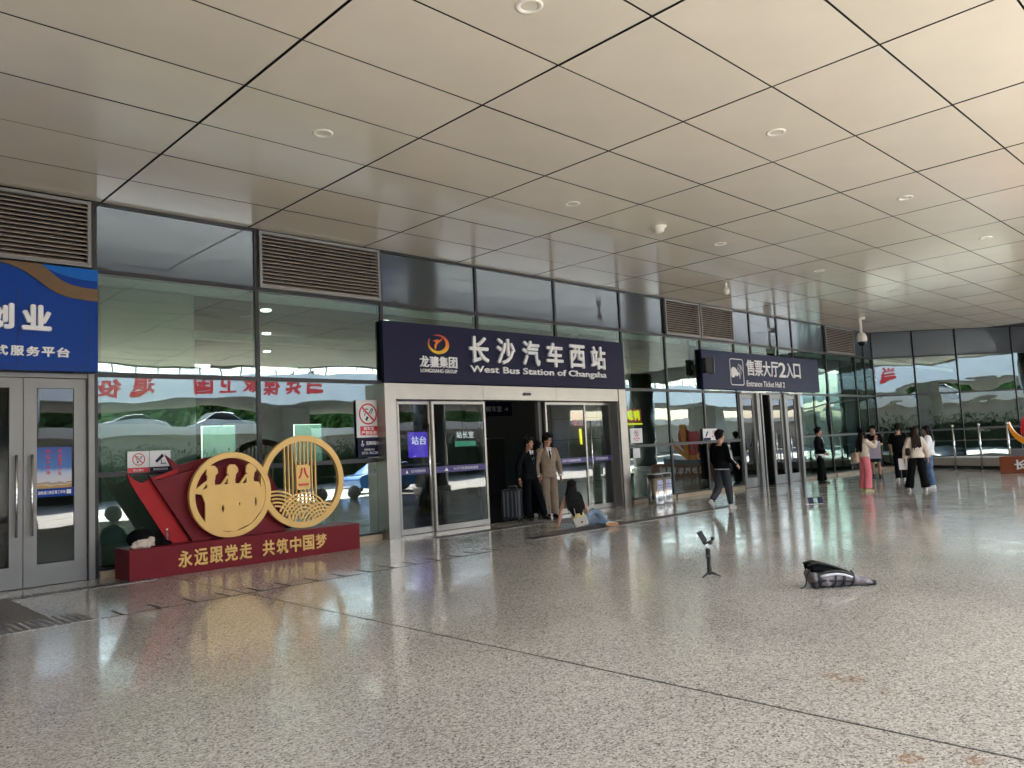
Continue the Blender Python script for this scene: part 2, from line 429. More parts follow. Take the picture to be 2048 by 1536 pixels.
tactile(9.3, 12.3, 11.65, 11.95, 'y'); tactile(12.3, 13.2, 10.4, 11.9, 'x'); tactile(9.9, 17.1, 9.76, 10.06, 'y'); tactile(10.8, 12.3, 10.06, 10.36, 'y')
# rusty stains
def stain(cx, cy, rx, ry, seed):
    rnd = random.Random(seed); n = 22; v = []
    for k in range(n):
        a = 2*math.pi*k/n; q = .55+.65*rnd.random()
        v.append((cx+rx*q*math.cos(a)-ry*.5*q*math.sin(a), cy+ry*q*math.sin(a)+rx*.3*math.cos(a), .0012))
    me = bpy.data.meshes.new('floor_stain'); me.from_pydata(v, [], [tuple(range(n))]); me.materials.append(M['stain']); link(bpy.data.objects.new('floor_stain', me), floor)
def stainmat():
    m, t, b = newmat('rusty stain'); N = t.nodes; L = t.links
    b.inputs['Base Color'].default_value = (.40, .17, .04, 1); b.inputs['Roughness'].default_value = .35
    tc = N.new('ShaderNodeTexCoord'); n = N.new('ShaderNodeTexNoise'); n.inputs['Scale'].default_value = 38; n.inputs['Detail'].default_value = 6
    L.new(tc.outputs['Object'], n.inputs['Vector']); r = N.new('ShaderNodeValToRGB'); r.color_ramp.elements[0].position = .36; r.color_ramp.elements[1].position = .72
    r.color_ramp.elements[1].color = (.75, .75, .75, 1)
    L.new(n.outputs['Fac'], r.inputs[0]); L.new(r.outputs[0], b.inputs['Alpha'])
    return m
M['stain'] = stainmat()
for s_ in ((5.18, 2.42, .09, .05, 1), (5.16, 2.27, .07, .09, 2), (5.02, 2.02, .05, .03, 3), (4.1, 1.55, .09, .05, 4), (4.25, 1.3, .06, .04, 5)): stain(*s_)

# ------------------------------------------------------------------ ceiling (structure)
CZ = 5.72
ceil = structure('ceiling')
PX, PY = 2.391, 1.2378
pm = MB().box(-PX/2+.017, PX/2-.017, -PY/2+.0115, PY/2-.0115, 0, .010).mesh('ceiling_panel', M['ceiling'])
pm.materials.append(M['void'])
for i_, p_ in enumerate(pm.polygons): p_.material_index = 0 if i_ == 0 else 1  # panel edges coloured black, so daylight on them does not brighten the joints
X0, Y0 = 1.408, 5.385
for i in range(-4, 13):
    for j in range(-9, 6):
        x = X0+PX*(i+.5); y = Y0+PY*(j+.5)
        if x > 30 and (x-33.0)*.68+(y-12.3)*.73 > 3.2: continue
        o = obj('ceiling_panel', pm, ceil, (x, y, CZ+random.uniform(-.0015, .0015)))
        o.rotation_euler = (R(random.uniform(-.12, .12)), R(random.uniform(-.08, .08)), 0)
for i in range(13, 15):
    for j in range(-9, 6):
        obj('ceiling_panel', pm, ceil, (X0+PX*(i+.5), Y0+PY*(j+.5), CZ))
MB().box(-12, 46, -5.9, 13.4, CZ+.03, CZ+1.4).build('canopy_roof', M['void'], ceil)
MB().box(-12, 46, -6.1, -5.8, CZ-.05, CZ+1.5).build('canopy_fascia', M['alu'], ceil)

# ------------------------------------------------------------------ station front
bld = thing('station_building', 'bus station hall front of green reflective glass in black frames with louvred vents', 'station')
MX = [3.70, 6.32, 8.95, 11.5, 14.07, 16.65, 18.65, 20.5, 22.45, 23.53, 25.4, 26.47, 29.1, 31.75, 32.72]
ZR = [.10, 1.52, 3.04, 4.63, 5.70]
CORNER = (33.62, 12.83)
RW = [CORNER, (34.85, 11.62), (36.17, 10.38), (38.12, 8.8), (40.1, 7.2), (42, 5.66)]     # right hand wall, turning towards us
def mullion(p, z0, z1, wd=.07, dp=.14):
    MB().box(p[0]-wd/2, p[0]+wd/2, p[1]-.03, p[1]-.03+dp, z0, z1).build('mullion', M['black'], bld)
def transom(p, q, z, ht=.07):
    a = Vector((p[0], p[1]+.02, z)); c = Vector((q[0], q[1]+.02, z)); d = (c-a).normalized()
    MB().bar(a+d*.036, c-d*.036, .10, ht).build('transom', M['black'], bld)
def pane(p, q, z0, z1, mt, name='glass_pane', bow=.0028, parent=None, n=8, inset=.035):
    p, q = Vector((p[0], p[1], 0)), Vector((q[0], q[1], 0)); d = (q-p).normalized(); nr = Vector((d.y, -d.x, 0))
    p = p+d*inset; q = q-d*inset; L_ = (q-p).length; z0 += inset; z1 -= inset
    b1 = random.uniform(-1, 1)*bow; b2 = random.uniform(-1, 1)*bow*.6; b3 = random.uniform(-1, 1)*bow*.5
    v = []; f = []
    for j in range(n+1):
        for i in range(n+1):
            u, t = i/n*2-1, j/n*2-1
            k = b1*(1-u*u)*(1-t*t)+b2*u*(1-t*t)+b3*t*(1-u*u)*(1-t*t)*1.5
            v.append(tuple(p+d*(L_*i/n)+nr*k+Vector((0,0,z0+(z1-z0)*j/n))))
    for j in range(n):
        for i in range(n):
            a = j*(n+1)+i; f.append((a, a+1, a+n+2, a+n+1))
    nb = len(v); bk = -nr*.012
    for (a, zz) in ((p, z0), (q, z0), (q, z1), (p, z1)): v.append(tuple(a+bk+Vector((0,0,zz))))
    f.append((nb+3, nb+2, nb+1, nb))
    me = bpy.data.meshes.new(name); me.from_pydata(v, [], f); me.materials.append(mt); me.materials.append(M['glassback'])
    for k_, pl in enumerate(me.polygons): pl.use_smooth = k_ < n*n; pl.material_index = 0 if k_ < n*n else 1
    if mt is M['spandrel']: me.materials[1] = mt
    return link(bpy.data.objects.new(name, me), parent or bld)
slatm = {}
def louver(x0, x1, z0=4.66, z1=5.68):
    fr = MB(); y = FY-.03; t = .05
    fr.box(x0, x1, y-.06, y+.03, z1-t, z1).box(x0, x1, y-.06, y+.03, z0, z0+t).box(x0, x0+t, y-.06, y+.03, z0+t, z1-t).box(x1-t, x1, y-.06, y+.03, z0+t, z1-t)
    L_ = fr.build('louver', M['alu'], bld)
    MB().box(x0+t, x1-t, y+.16, y+.18, z0, z1).build('louver_backing', M['void'], L_)
    n = 14; h = (z1-z0-2*t)/n
    for k in range(n):
        zz = z0+t+h*(k+.5)
        MB().quadbox([(x0+t,y-.05,zz-h*.42),(x1-t,y-.05,zz-h*.42),(x1-t,y+.06,zz+h*.40),(x0+t,y+.06,zz+h*.40),
                      (x0+t,y-.05,zz-h*.42+.012),(x1-t,y-.05,zz-h*.42+.012),(x1-t,y+.06,zz+h*.40+.012),(x0+t,y+.06,zz+h*.40+.012)]).build('slat', M['louver'], L_)
cells = [(MX[i], MX[i+1]) for i in range(len(MX)-1)]+[(MX[-1], CORNER[0])]
LOUV = {(6.32, 8.95), (18.65, 20.5), (20.5, 22.45), (29.1, 31.75)}
for x in MX:
    zb = 3.04 if (9 < x < 16.6 or 22.5 < x < 26.4) else 0
    mullion((x, FY), zb, 5.71)
for a, c in cells:
    door = (8.9 < a < 16.6) or (22.4 < a < 26.4)
    for r in range(4):
        if door and r < 2: continue
        if r == 3:
            if (a, c) in LOUV: louver(a+.04, c-.04)
            else: pane((a, FY), (c, FY), ZR[3], ZR[4], M['spandrel'], 'spandrel_pane', .0012)
        else: pane((a, FY), (c, FY), ZR[r], ZR[r+1], M['glass'])
    for r, z in enumerate((1.52, 3.04, 4.63, 5.70)):
        if door and r == 0: continue
        transom((a, FY), (c, FY), z, .075 if r != 3 else .06)
    if not door:
        MB().box(a+.036, c-.036, FY-.09, FY+.1, 0, .10).build('sill', M['tan'], bld)
        MB().box(a+.036, c-.036, FY-.02, FY+.06, .101, .14).build('bottom_rail', M['black'], bld)
for i in range(len(RW)-1):
    p, q = RW[i], RW[i+1]
    mullion(p, 0, 5.71)
    for r in range(4):
        pane(p, q, ZR[r], ZR[r+1], M['spandrel'] if r == 3 else M['glass'], 'spandrel_pane' if r == 3 else 'glass_pane', .006)
    for z in (.12, 1.52, 3.04, 4.63, 5.70): transom(p, q, z)
    MB().bar((p[0], p[1], .05), (q[0], q[1], .05), .2, .1).build('sill', M['tan'], bld)
# left doors under the blue sign
louver(.9, 3.64); louver(-1.9, .86)
MB().box(-8, .1, FY-.05, FY+.1, 0, 5.71).build('end_wall', M['alu'], bld)
MB().box(-8.3, -8, -6, FY-.06, 0, 5.71).build('shade_wall', M['dark'], bld)  # unseen wall, added to block light from the left and darken the ceiling there
MB().box(.1, .16, FY-.05, FY+.1, 0, 3.0).build('door_post', M['alu'], bld)
MB().box(3.575, 3.655, FY-.14, FY+.06, 0, 3.03).build('door_post', M['alu'], bld)
MB().box(.16, 3.574, FY-.10, FY+.06, 2.965, 3.03).build('door_header', M['alu'], bld)
def framed_door(x0, x1, z1, stile, bot, top, y, glass=M['doorglass'], fm=M['alu'], th=.05, handle=None, strip=None):
    f = MB().box(x0, x0+stile, y, y+th, .01, z1).box(x1-stile, x1, y, y+th, .01, z1).box(x0+stile, x1-stile, y, y+th, .01, bot).box(x0+stile, x1-stile, y, y+th, z1-top, z1)
    d = f.build('door', fm, bld)
    pane((x0+stile-.03, y+.02), (x1-stile+.03, y+.02), bot-.03, z1-top+.03, glass, 'door_glass', .002, d, 6)
    if handle:
        hx, ha, hb = handle
        h = MB().tube([(hx, y-.07, ha), (hx, y-.07, hb)], .017, 10)
        for z in (ha+.12*(hb-ha), hb-.12*(hb-ha)): h.tube([(hx, y-.07, z), (hx, y+.01, z)], .011, 8)
        h.build('handle', M['chrome'], d, True)
    if strip:
        s0, s1, txt = strip
        MB().box(x0+stile, x1-stile, y+.006, y+.012, s0, s1).build('film_strip', M['purple'], d)
        if txt:
            w_ = x1-x0-2*stile; text(txt, x0+stile+w_*.34, x0+stile+w_*.84, s0+.035, s1-.035, y+.006, M['white'], d, .002, .0)
            text('⛽' if False else '▲', x0+stile+w_*.16, x0+stile+w_*.24, s0+.03, s1-.03, y+.006, M['white'], d, .002)
    return d
framed_door(2.755, 3.565, 2.955, .165, .31, .14, FY-.06, handle=(2.845, .72, 1.86))
framed_door(1.94, 2.745, 2.955, .165, .31, .14, FY-.06, handle=(2.655, .72, 1.86))
framed_door(1.03, 1.93, 2.955, .165, .31, .14, FY-.06)
framed_door(.17, 1.02, 2.955, .165, .31, .14, FY-.06)
# main entrance: stainless portal and glass doors
PYF = 12.5
por = MB().box(8.74, 9.0, PYF, FY+.05, 0, 3.0).build('portal_jamb', M['steel'], bld, bevel=.004)
MB().box(16.0, 16.29, PYF, FY+.05, 0, 3.0).build('portal_jamb', M['steel'], bld, bevel=.004)
for a, c in ((9.002, 11.32), (11.324, 13.64), (13.644, 15.998)):
    MB().box(a, c, PYF+.02, FY+.05, 2.69, 3.0).build('portal_header', M['steel'], bld, bevel=.003)
MB().box(12.55, 12.76, PYF-.02, PYF+.02, 2.80, 2.86).build('door_sensor', M['rubber'], bld, bevel=.008)
txt = '长沙汽车西站欢迎您'
framed_door(9.22, 10.04, 2.67, .045, .12, .06, 12.78, fm=M['steel'], handle=(9.94, .45, 2.2), strip=(1.19, 1.32, txt))
framed_door(10.05, 11.53, 2.67, .05, .12, .06, 12.72, fm=M['steel'], strip=(1.19, 1.32, txt))
framed_door(13.45, 14.9, 2.67, .05, .12, .06, 12.72, fm=M['steel'], strip=(1.19, 1.32, txt))
framed_door(14.91, 15.95, 2.67, .045, .12, .06, 12.78, fm=M['steel'], handle=(15.06, .45, 2.2), strip=(1.19, 1.32, txt))
MB().box(15.955, 15.998, PYF+.05, FY+.3, 0, 2.69).build('portal_reveal', M['alu'], bld)
MB().box(9.002, 9.215, 12.76, FY+.1, 0, 2.69).build('portal_reveal', M['alu'], bld)
for a in (11.53, 13.33): MB().box(a+.002, a+.11, 12.84, 12.95, 0, 2.69).build('door_post', M['alu'], bld)
MB().box(9.0, 16.0, FY+.051, FY+.12, 2.69, 3.04).build('door_header', M['black'], bld)
# ticket hall doors
TY = FY-.06
framed_door(22.5, 23.42, 2.98, .15, .30, .13, TY, handle=(23.30, .75, 1.8))
framed_door(24.42, 25.28, 2.98, .15, .30, .13, TY-.02, handle=(24.54, .75, 1.8))
framed_door(25.5, 26.33, 2.98, .15, .30, .13, TY, handle=(25.62, .75, 1.8))
for a, c in ((23.43, 23.62), (23.72, 23.80), (25.30, 25.48), (26.34, 26.5)):
    MB().box(a, c, TY-.08, FY+.08, 0, 3.02).build('door_post', M['alu'], bld)
for a, c in ((22.42, 24.0), (25.6, 26.62)): MB().box(a, c, TY-.12, TY+.05, 3.021, 3.07).build('door_cap', M['plate'], bld)
MB().box(22.5, 26.5, TY-.02, FY+.05, 2.99, 3.02).build('door_header', M['alu'], bld)

# hall behind the glass
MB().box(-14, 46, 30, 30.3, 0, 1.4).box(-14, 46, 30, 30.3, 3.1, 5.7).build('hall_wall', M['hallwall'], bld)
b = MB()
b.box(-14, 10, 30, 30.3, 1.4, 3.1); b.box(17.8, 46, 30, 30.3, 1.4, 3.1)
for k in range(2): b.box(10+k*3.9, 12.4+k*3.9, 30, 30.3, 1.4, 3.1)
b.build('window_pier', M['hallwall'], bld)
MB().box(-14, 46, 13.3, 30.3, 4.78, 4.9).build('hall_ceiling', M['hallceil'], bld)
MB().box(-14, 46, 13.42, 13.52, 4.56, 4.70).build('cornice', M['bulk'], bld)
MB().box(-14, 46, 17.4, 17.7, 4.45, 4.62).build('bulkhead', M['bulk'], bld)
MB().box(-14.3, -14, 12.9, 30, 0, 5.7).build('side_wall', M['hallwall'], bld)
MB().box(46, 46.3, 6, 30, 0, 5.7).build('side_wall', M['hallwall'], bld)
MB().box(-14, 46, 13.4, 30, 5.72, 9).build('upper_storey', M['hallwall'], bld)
for zz in (20.4, 27.3): MB().box(zz, zz+.12, 13.2, 30, 0, 4.77).build('hall_partition', M['hallwall'], bld)
MB().box(4.22, 5.82, 14.3, 15.9, 0, 4.77).build('hall_column', M['whitetile'], bld)
def tile_pillar(x0, x1, y0, y1, z1, nx, ny, nz):
    c_ = MB().box(x0+.02, x1-.02, y0+.02, y1-.02, 0, z1).build('hall_column', M['groove'], bld)
    tw, td, tz = (x1-x0)/nx, (y1-y0)/ny, z1/nz
    mf = MB().box(.006, tw-.006, 0, .02, .006, tz-.006).mesh('wall_tile', M['tile'])
    ms = MB().box(0, .02, .006, td-.006, .006, tz-.006).mesh('wall_tile', M['tile'])
    for j in range(nz):
        for i in range(nx): obj('wall_tile', mf, c_, (x0+i*tw, y0-.001, j*tz))
        for i in range(ny): obj('wall_tile', ms, c_, (x0-.001, y0+i*td, j*tz))
tile_pillar(16.64, 18.95, 14.3, 15.5, 4.76, 4, 2, 8)
for k in range(8):
    MB().box(9+k*3.1, 10.5+k*3.1, 18.6, 18.72, 4.70, 4.78).build('tube_lamp', M['lamp'], bld)
    if k < 5: MB().box(9+k*3.1, 10.5+k*3.1, 24.6, 24.72, 4.70, 4.78).build('tube_lamp', M['lamp'], bld)
for y in (15.2, 18.0, 21.0):
    for x in (7.7, 10.7): MB().lathe([(.09, 0), (.11, .015), (.11, .04)], (x*y/15.2, y, 4.74)).build('hall_downlight', M['lamp'], bld)
M['rear'] = glassmat('rear window glass', (.16, .26, .23), (.5, .6, .58), .1, 1)
for a, c in ((12.4, 13.9), (16.3, 17.8)): pane((a, 29.95), (c, 29.95), 1.4, 3.1, M['rear'], 'rear_window', .001)
# things inside the hall seen through the doors
t = thing('led_sign', 'purple lit sign with white characters inside the hall, behind left entrance door', 'sign', (13.4, 18, 1.5))  # hall sign positions worked back from image pixels at assumed depths
MB().box(0, .62, 0, .1, 0, .72).build('panel', M['ledp'], t); chars('站台', .05, .57, .36, .6, 0, M['ledw'], t, .01, .01)
MB().box(.05, .57, .02, .08, .72, 3.26).build('hanger', M['black'], t)
t = thing('led_sign', 'white lit sign over a green strip deep in the hall, behind second entrance door', 'sign', (16.7, 20, 1.75))
MB().box(0, .95, 0, .1, 0, .6).build('panel', M['black'], t); MB().box(.02, .93, -.01, .0, .03, .2).build('strip', M['ledg'], t); chars('站长室', .1, .85, .3, .52, 0, M['ledw'], t, .01, .01)
MB().box(.4, .55, .02, .08, .6, 3.02).build('hanger', M['black'], t)
t = thing('hanging_sign', 'dark hanging direction sign with arrow above the open entrance', 'sign', (15.3, 17, 2.6))
MB().box(0, 1.2, 0, .12, 0, .42).build('panel', M['navy'], t); text('候车室 →', .15, 1.05, .13, .3, 0, M['plate'], t, .004)
for x in (.1, 1.1): MB().box(x-.015, x+.015, .04, .07, .42, 2.17).build('hanger', M['black'], t)
t = thing('shop_sign', 'red light box with white goose emblem inside the hall by the tiled pillar', 'sign', (16.12, 14.15, 2.16))
MB().box(0, .47, 0, .1, 0, .38).build('panel', M['ledr'], t)
MB().ring(.28, .17, .07, .12, -.01, 0, 24, R(-150), R(60)).ell((.2, -.005, .27), (.05, .008, .05)).prism([(.05, .08), (.2, .12), (.12, .22)], -.01, 0).build('emblem', M['white'], t)
MB().box(.40, .46, .02, .08, .38, 2.6).build('hanger', M['black'], t)
MB().prism([(.19, -.1), (.25, -.1), (.26, -.52), (.22, -.52)], -.0, .05).build('neon_strip', M['ledy'], t)
t = thing('shop_sign', 'yellow neon characters above a yellow strip on the pillar beside the entrance', 'sign', (18.46, 14.16, 2.16))
MB().box(0, .72, .03, .10, .05, .45).build('panel', M['ledr'], t); chars('味鸭', .03, .62, .11, .42, .03, M['ledy'], t, .03, .03); MB().box(0, .72, .0, .1, -.02, .03).build('neon_strip', M['ledy'], t)
MB().box(.0, .4, .101, .14, .1, .4).build('bracket', M['black'], t)
for i, (x, y, w_, h_, mt_) in enumerate(((10.6, 17.5, 1.6, 1.1, 'hallwall'), (13.2, 19, 2.0, 1.25, 'black'), (18.5, 21, 1.4, 2.0, 'hallfloor'), (6.5, 19, 1.8, 1.2, 'hallfloor'))):
    t = thing('service_counter', ['low dark counter behind the left entrance doors', 'black counter facing the open entrance', 'tall dark cabinet deep in the hall', 'dark counter behind the red display board'][i], 'counter', (x, y, 0))
    MB().box(0, w_, 0, .6, .08, h_).build('body', M[mt_], t, bevel=.01); MB().box(-.03, w_+.03, -.04, .64, h_+.001, h_+.04).build('top', M['alu'], t); MB().box(.04, w_-.04, .04, .56, 0, .079).build('plinth', M['black'], t)

# ------------------------------------------------------------------ signs on the front
SY = 12.42  # sign and portal extents from image pixels, scaled about the camera to their planes
t = thing('station_sign', 'long navy fascia sign with white station name over main entrance', 'sign', (0, 0, 0))
MB().box(8.69, 16.17, SY, 12.51, 3.01, 4.21).build('panel', M['navy'], t, bevel=.006)
chars('长沙汽车西站', 10.86, 15.40, 3.47, 4.045, SY, M['white'], t, .05, .024, .70)
letters('West Bus Station of Changsha', 10.88, 15.42, 3.225, 3.415, SY, M['white'], t, .03, .014)
chars('龙骧集团', 9.55, 10.52, 3.33, 3.56, SY, M['white'], t, .03, .02, .92)
text('LONGXIANG GROUP', 9.57, 10.52, 3.225, 3.30, SY, M['white'], t, .015, .01)
def logomat():
    m, tt, b = newmat('flame gradient'); N = tt.nodes; L = tt.links
    tc = N.new('ShaderNodeTexCoord'); sp = N.new('ShaderNodeSeparateXYZ'); L.new(tc.outputs['Object'], sp.inputs[0])
    mr = N.new('ShaderNodeMapRange'); mr.inputs[1].default_value = 3.6; mr.inputs[2].default_value = 4.02; L.new(sp.outputs[2], mr.inputs[0])
    r = N.new('ShaderNodeValToRGB'); r.color_ramp.elements[0].color = (.85, .62, .03, 1); r.color_ramp.elements[1].color = (.65, .03, .03, 1); x = r.color_ramp.elements.new(.5); x.color = (.82, .22, .02, 1)
    L.new(mr.outputs[0], r.inputs[0]); L.new(r.outputs[0], b.inputs['Base Color']); b.inputs['Roughness'].default_value = .4
    return m
lg = MB(); LC = (10.05, 3.81); n = 40
pts_o = []; pts_i = []
for k in range(n+1):                                        # crescent ring, thick at right and bottom
    a = R(118)-R(330)*k/n; tk = .014+.085*math.sin(math.pi*min(1, k/n*1.02))**1.3
    pts_o.append((LC[0]+.275*math.cos(a), LC[1]+.20*math.sin(a))); pts_i.append((LC[0]+(.275-tk)*math.cos(a), LC[1]+(.20-tk*.72)*math.sin(a)))
for k in range(n): lg.prism([pts_o[k], pts_o[k+1], pts_i[k+1], pts_i[k]], SY-.02, SY-.001)
lg.prism([(9.90, 3.875), (9.98, 3.905), (10.1, 3.905), (10.16, 3.96), (10.13, 3.89), (10.08, 3.865), (10.0, 3.80), (9.985, 3.74), (9.955, 3.70), (9.935, 3.75), (9.945, 3.80), (9.99, 3.85), (9.95, 3.862)], SY-.022, SY-.003)
lo = lg.build('emblem', logomat(), t)
kk = 12.70/12.42; t.location = (0, .28, 1.6*(1-kk)); t.scale = (kk, 1, kk)  # sign scaled about the camera and set back along the line of sight
t = thing('ticket_hall_sign', 'slate blue sign with hand and ticket pictogram over ticket hall doors', 'sign')
S2 = 12.5
MB().box(20.02, 27.70, S2, 12.58, 3.09, 4.265).build('panel', M['navy2'], t, bevel=.006)
chars('售票大厅2入口', 22.56, 26.26, 3.555, 4.06, S2, M['white'], t, .02, .016, .93)
letters('Entrance Ticket Hall 2', 22.53, 25.05, 3.21, 3.395, S2, M['white'], t, .01, .008)
ic = MB(); a0, a1, c0, c1 = 21.57, 22.38, 3.23, 4.06
ic.ring(0, 0, 0, 0, 0, 0, 3) if False else None
def rrect(mb, a0, a1, c0, c1, w_, y0, y1, rad=.09):
    pts = []
    for cx, cz, s0 in ((a1-rad, c1-rad, 0), (a0+rad, c1-rad, 90), (a0+rad, c0+rad, 180), (a1-rad, c0+rad, 270)):
        for k in range(6): pts.append((cx, cz, R(s0+18*k)))
    o_ = [(x+rad*math.cos(a), z+rad*math.sin(a)) for x, z, a in pts]; i_ = [(x+(rad-w_)*math.cos(a), z+(rad-w_)*math.sin(a)) for x, z, a in pts]
    for k in range(len(pts)):
        j = (k+1) % len(pts); mb.prism([o_[k], o_[j], i_[j], i_[k]], y0, y1)
    return o_
rrect(ic, a0, a1, c0, c1, .025, S2-.008, S2-.001)
ic.prism([(21.63, 3.50), (21.63, 3.72), (21.74, 3.80), (21.88, 3.78), (22.02, 3.66), (22.06, 3.56), (21.96, 3.5), (21.9, 3.56), (21.84, 3.50), (21.72, 3.46)], S2-.008, S2-.001)
for poly in ([(21.98, 3.68), (22.1, 3.9), (22.22, 3.78), (22.14, 3.54)], [(22.1, 3.76), (22.22, 3.88), (22.31, 3.70), (22.13, 3.44)]):
    for k in range(4):
        (x0, z0), (x1, z1) = poly[k], poly[(k+1) % 4]; ic.bar((x0, S2-.004, z0), (x1, S2-.004, z1), .006, .018, (0, 1, 0)) if False else ic.prism([(x0-.008, z0-.008), (x0+.008, z0+.008), (x1+.008, z1+.008), (x1-.008, z1-.008)], S2-.007-.0004*k, S2-.001)
ic.build('pictogram', M['white'], t)
kk = 12.71/12.5; t.location = (0, .21, 1.6*(1-kk)); t.scale = (kk, 1, kk)
t = thing('service_sign', 'bright blue fascia sign with bronze ribbon over the left doors', 'sign')
S3 = 12.5
MB().box(-1.6, 3.655, S3, 12.66, 3.04, 4.57).build('panel', M['blue'], t, bevel=.006)
def ribbon(name, top, bot, y0, y1, mt):
    b = MB()
    for k in range(len(top)-1): b.prism([top[k], top[k+1], bot[k+1], bot[k]], y0, y1)
    return b.build(name, mt, t)
N_ = 26; tp = []; bt = []; lt = []; lb = []
for k in range(N_+1):
    u = k/N_; x = 2.30+1.353*u
    c = 4.56-.46*(1/(1+math.exp(-9*(u-.42)))) + .02
    tp.append((x+.20*(1-u), min(4.565, c+.15))); bt.append((x, min(4.56, c-.03)))
    if u > .35: lt.append((x, 4.566)); lb.append((x, 4.566-.17*math.sin(min(1, (u-.35)/.55)*math.pi/2)**1.2-.001))
ribbon('ribbon', tp, bt, S3-.03, S3-.001, M['bronze']); ribbon('corner_panel', lt, lb, S3-.016, S3-.002, M['skyblue'])
chars('创业', 2.20, 3.03, 3.60, 3.965, S3, M['white'], t, .07, .045, .80)
chars('式服务平台', 2.34, 3.27, 3.235, 3.375, S3, M['white'], t, .03, .03, .86)
b = MB()
for x in (2.62, 3.52): b.box(x, x+.006, S3-.003, S3-.0005, 3.1, 4.2)
b.box(1.4, 3.52, S3-.003, S3-.0005, 3.1, 3.106); b.build('panel_joint', M['groove'], t)

# small plates on the glass
G = FY-.052
def plate(name, label, x0, x1, z0, z1, mt, cat='sign', group=None, th=.018):
    t = thing(name, label, cat, (x0, G, z0), 0, group)
    MB().box(0, x1-x0, 0, th, 0, z1-z0).build('panel', mt, t, bevel=.004)
    return t
def nosmoke(t, cx, cz, r, cig=True):
    MB().ring(cx, cz, r*.86, r, -.003, 0, 40).build('red_ring', M['signred'], t)
    q = r*.66; MB().prism([(cx-q-.02*r, cz+q-.1*r), (cx-q+.1*r, cz+q+.02*r), (cx+q+.02*r, cz-q+.1*r), (cx+q-.1*r, cz-q-.02*r)], -.004, -.0005).build('red_bar', M['signred'], t)
    b = MB(); b.prism([(cx-.32*r, cz-.55*r), (cx-.12*r, cz-.66*r), (cx+.06*r, cz-.3*r), (cx-.15*r, cz-.2*r)], -.0025, -.0005)
    for (p, q_) in (((.1, .05), (.42, .52)), ((.42, .52), (.56, .44)), ((.56, .44), (.3, -.02)), ((-.5, .2), (-.2, .5)), ((-.2, .5), (.05, .4)), ((-.38, -.2), (-.3, .1)), ((-.3, .1), (-.12, .18))):
        a = Vector((cx+p[0]*r, cz+p[1]*r)); c = Vector((cx+q_[0]*r, cz+q_[1]*r)); d = (c-a).normalized(); nn = Vector((-d.y, d.x))*.045*r
        b.prism([tuple(a-nn), tuple(c-nn), tuple(c+nn), tuple(a+nn)], -.0022, -.0005)
    b.build('cigarette_pictogram', M['rubber'], t)
t = plate('no_smoking_sign', 'large white no smoking plate on glass left of main entrance', 8.27, 8.79, 1.965, 2.685, M['plate'])
nosmoke(t, .26, .45, .205); MB().box(.075, .465, -.003, 0, .04, .215).build('red_field', M['signred'], t)
text('候车室', .15, .39, .135, .205, -.003, M['white'], t, .002, .01); text('严禁吸烟', .10, .44, .05, .122, -.003, M['white'], t, .002, .01)
t = plate('accessibility_sign', 'dark blue barrier free service plate under the large no smoking plate', 8.285, 8.80, 1.59, 1.955, M['navy'])
text('无障碍服务', .18, .47, .225, .30, 0, M['white'], t, .002, .008); text('无障碍服务电话', .13, .37, .12, .16, 0, M['plate'], t, .002); text('0731-96228', .08, .44, .05, .10, 0, M['plate'], t, .002)
MB().ring(.1, .235, .022, .03, -.003, -.0005, 20, R(150), R(400)).ell((.1, -.002, .30), (.014, .002, .014)).box(.09, .102, -.003, -.0005, .24, .285).box(.1, .135, -.003, -.0005, .24, .25).build('wheelchair_pictogram', M['white'], t)
t = plate('no_fire_sign', 'square white plate with red band, left of the surveillance plate', 4.14, 4.463, 1.525, 1.855, M['plate'])
nosmoke(t, .165, .205, .095); MB().box(0.002, .32, -.003, 0, .002, .078).build('red_field', M['signred'], t); text('禁止烟火', .08, .24, .02, .058, -.003, M['white'], t, .002, .006)
t = plate('camera_notice', 'square white plate with camera pictogram over the red display board', 4.468, 4.79, 1.525, 1.855, M['plate'])
MB().box(0.002, .32, -.003, 0, .002, .078).build('blue_field', M['navy'], t); text('视频监控区域', .05, .27, .022, .056, -.003, M['white'], t, .002, .004)
MB().prism([(.08, .17), (.11, .14), (.22, .24), (.19, .28)], -.004, 0).prism([(.17, .19), (.182, .19), (.182, .12), (.17, .12)], -.003, 0).prism([(.182, .132), (.25, .132), (.25, .12), (.182, .12)], -.003, 0).build('camera_pictogram', M['navy'], t)
t = plate('no_smoking_sign', 'small white and red notice right of main entrance behind the litter bins', 16.74, 17.27, 1.60, 1.99, M['plate'], th=.01)
nosmoke(t, .265, .25, .09); text('禁止吸烟', .13, .40, .09, .14, 0, M['red'], t, .002, .012); text('NO SMOKING', .16, .37, .05, .07, 0, M['red'], t, .002)
t = plate('paper_notice', 'white sheet of paper taped on glass below the small smoking notice', 16.82, 17.12, 1.2, 1.46, M['paper'], 'notice', th=.004)
t = plate('camera_notice', 'white camera plate beside the walking man, left of a pink notice', 20.26, 20.66, 1.57, 1.92, M['plate'])
MB().prism([(.12, .13), (.16, .10), (.28, .24), (.24, .28)], -.004, 0).build('camera_pictogram', M['navy'], t); MB().box(.002, .398, -.003, 0, .002, .08).build('blue_field', M['navy'], t)
t = plate('no_smoking_sign', 'white and red no smoking notice right of the camera plate', 20.665, 21.05, 1.57, 1.92, M['plate'])
nosmoke(t, .19, .24, .075); text('禁止吸烟', .07, .31, .10, .15, 0, M['red'], t, .002, .012)
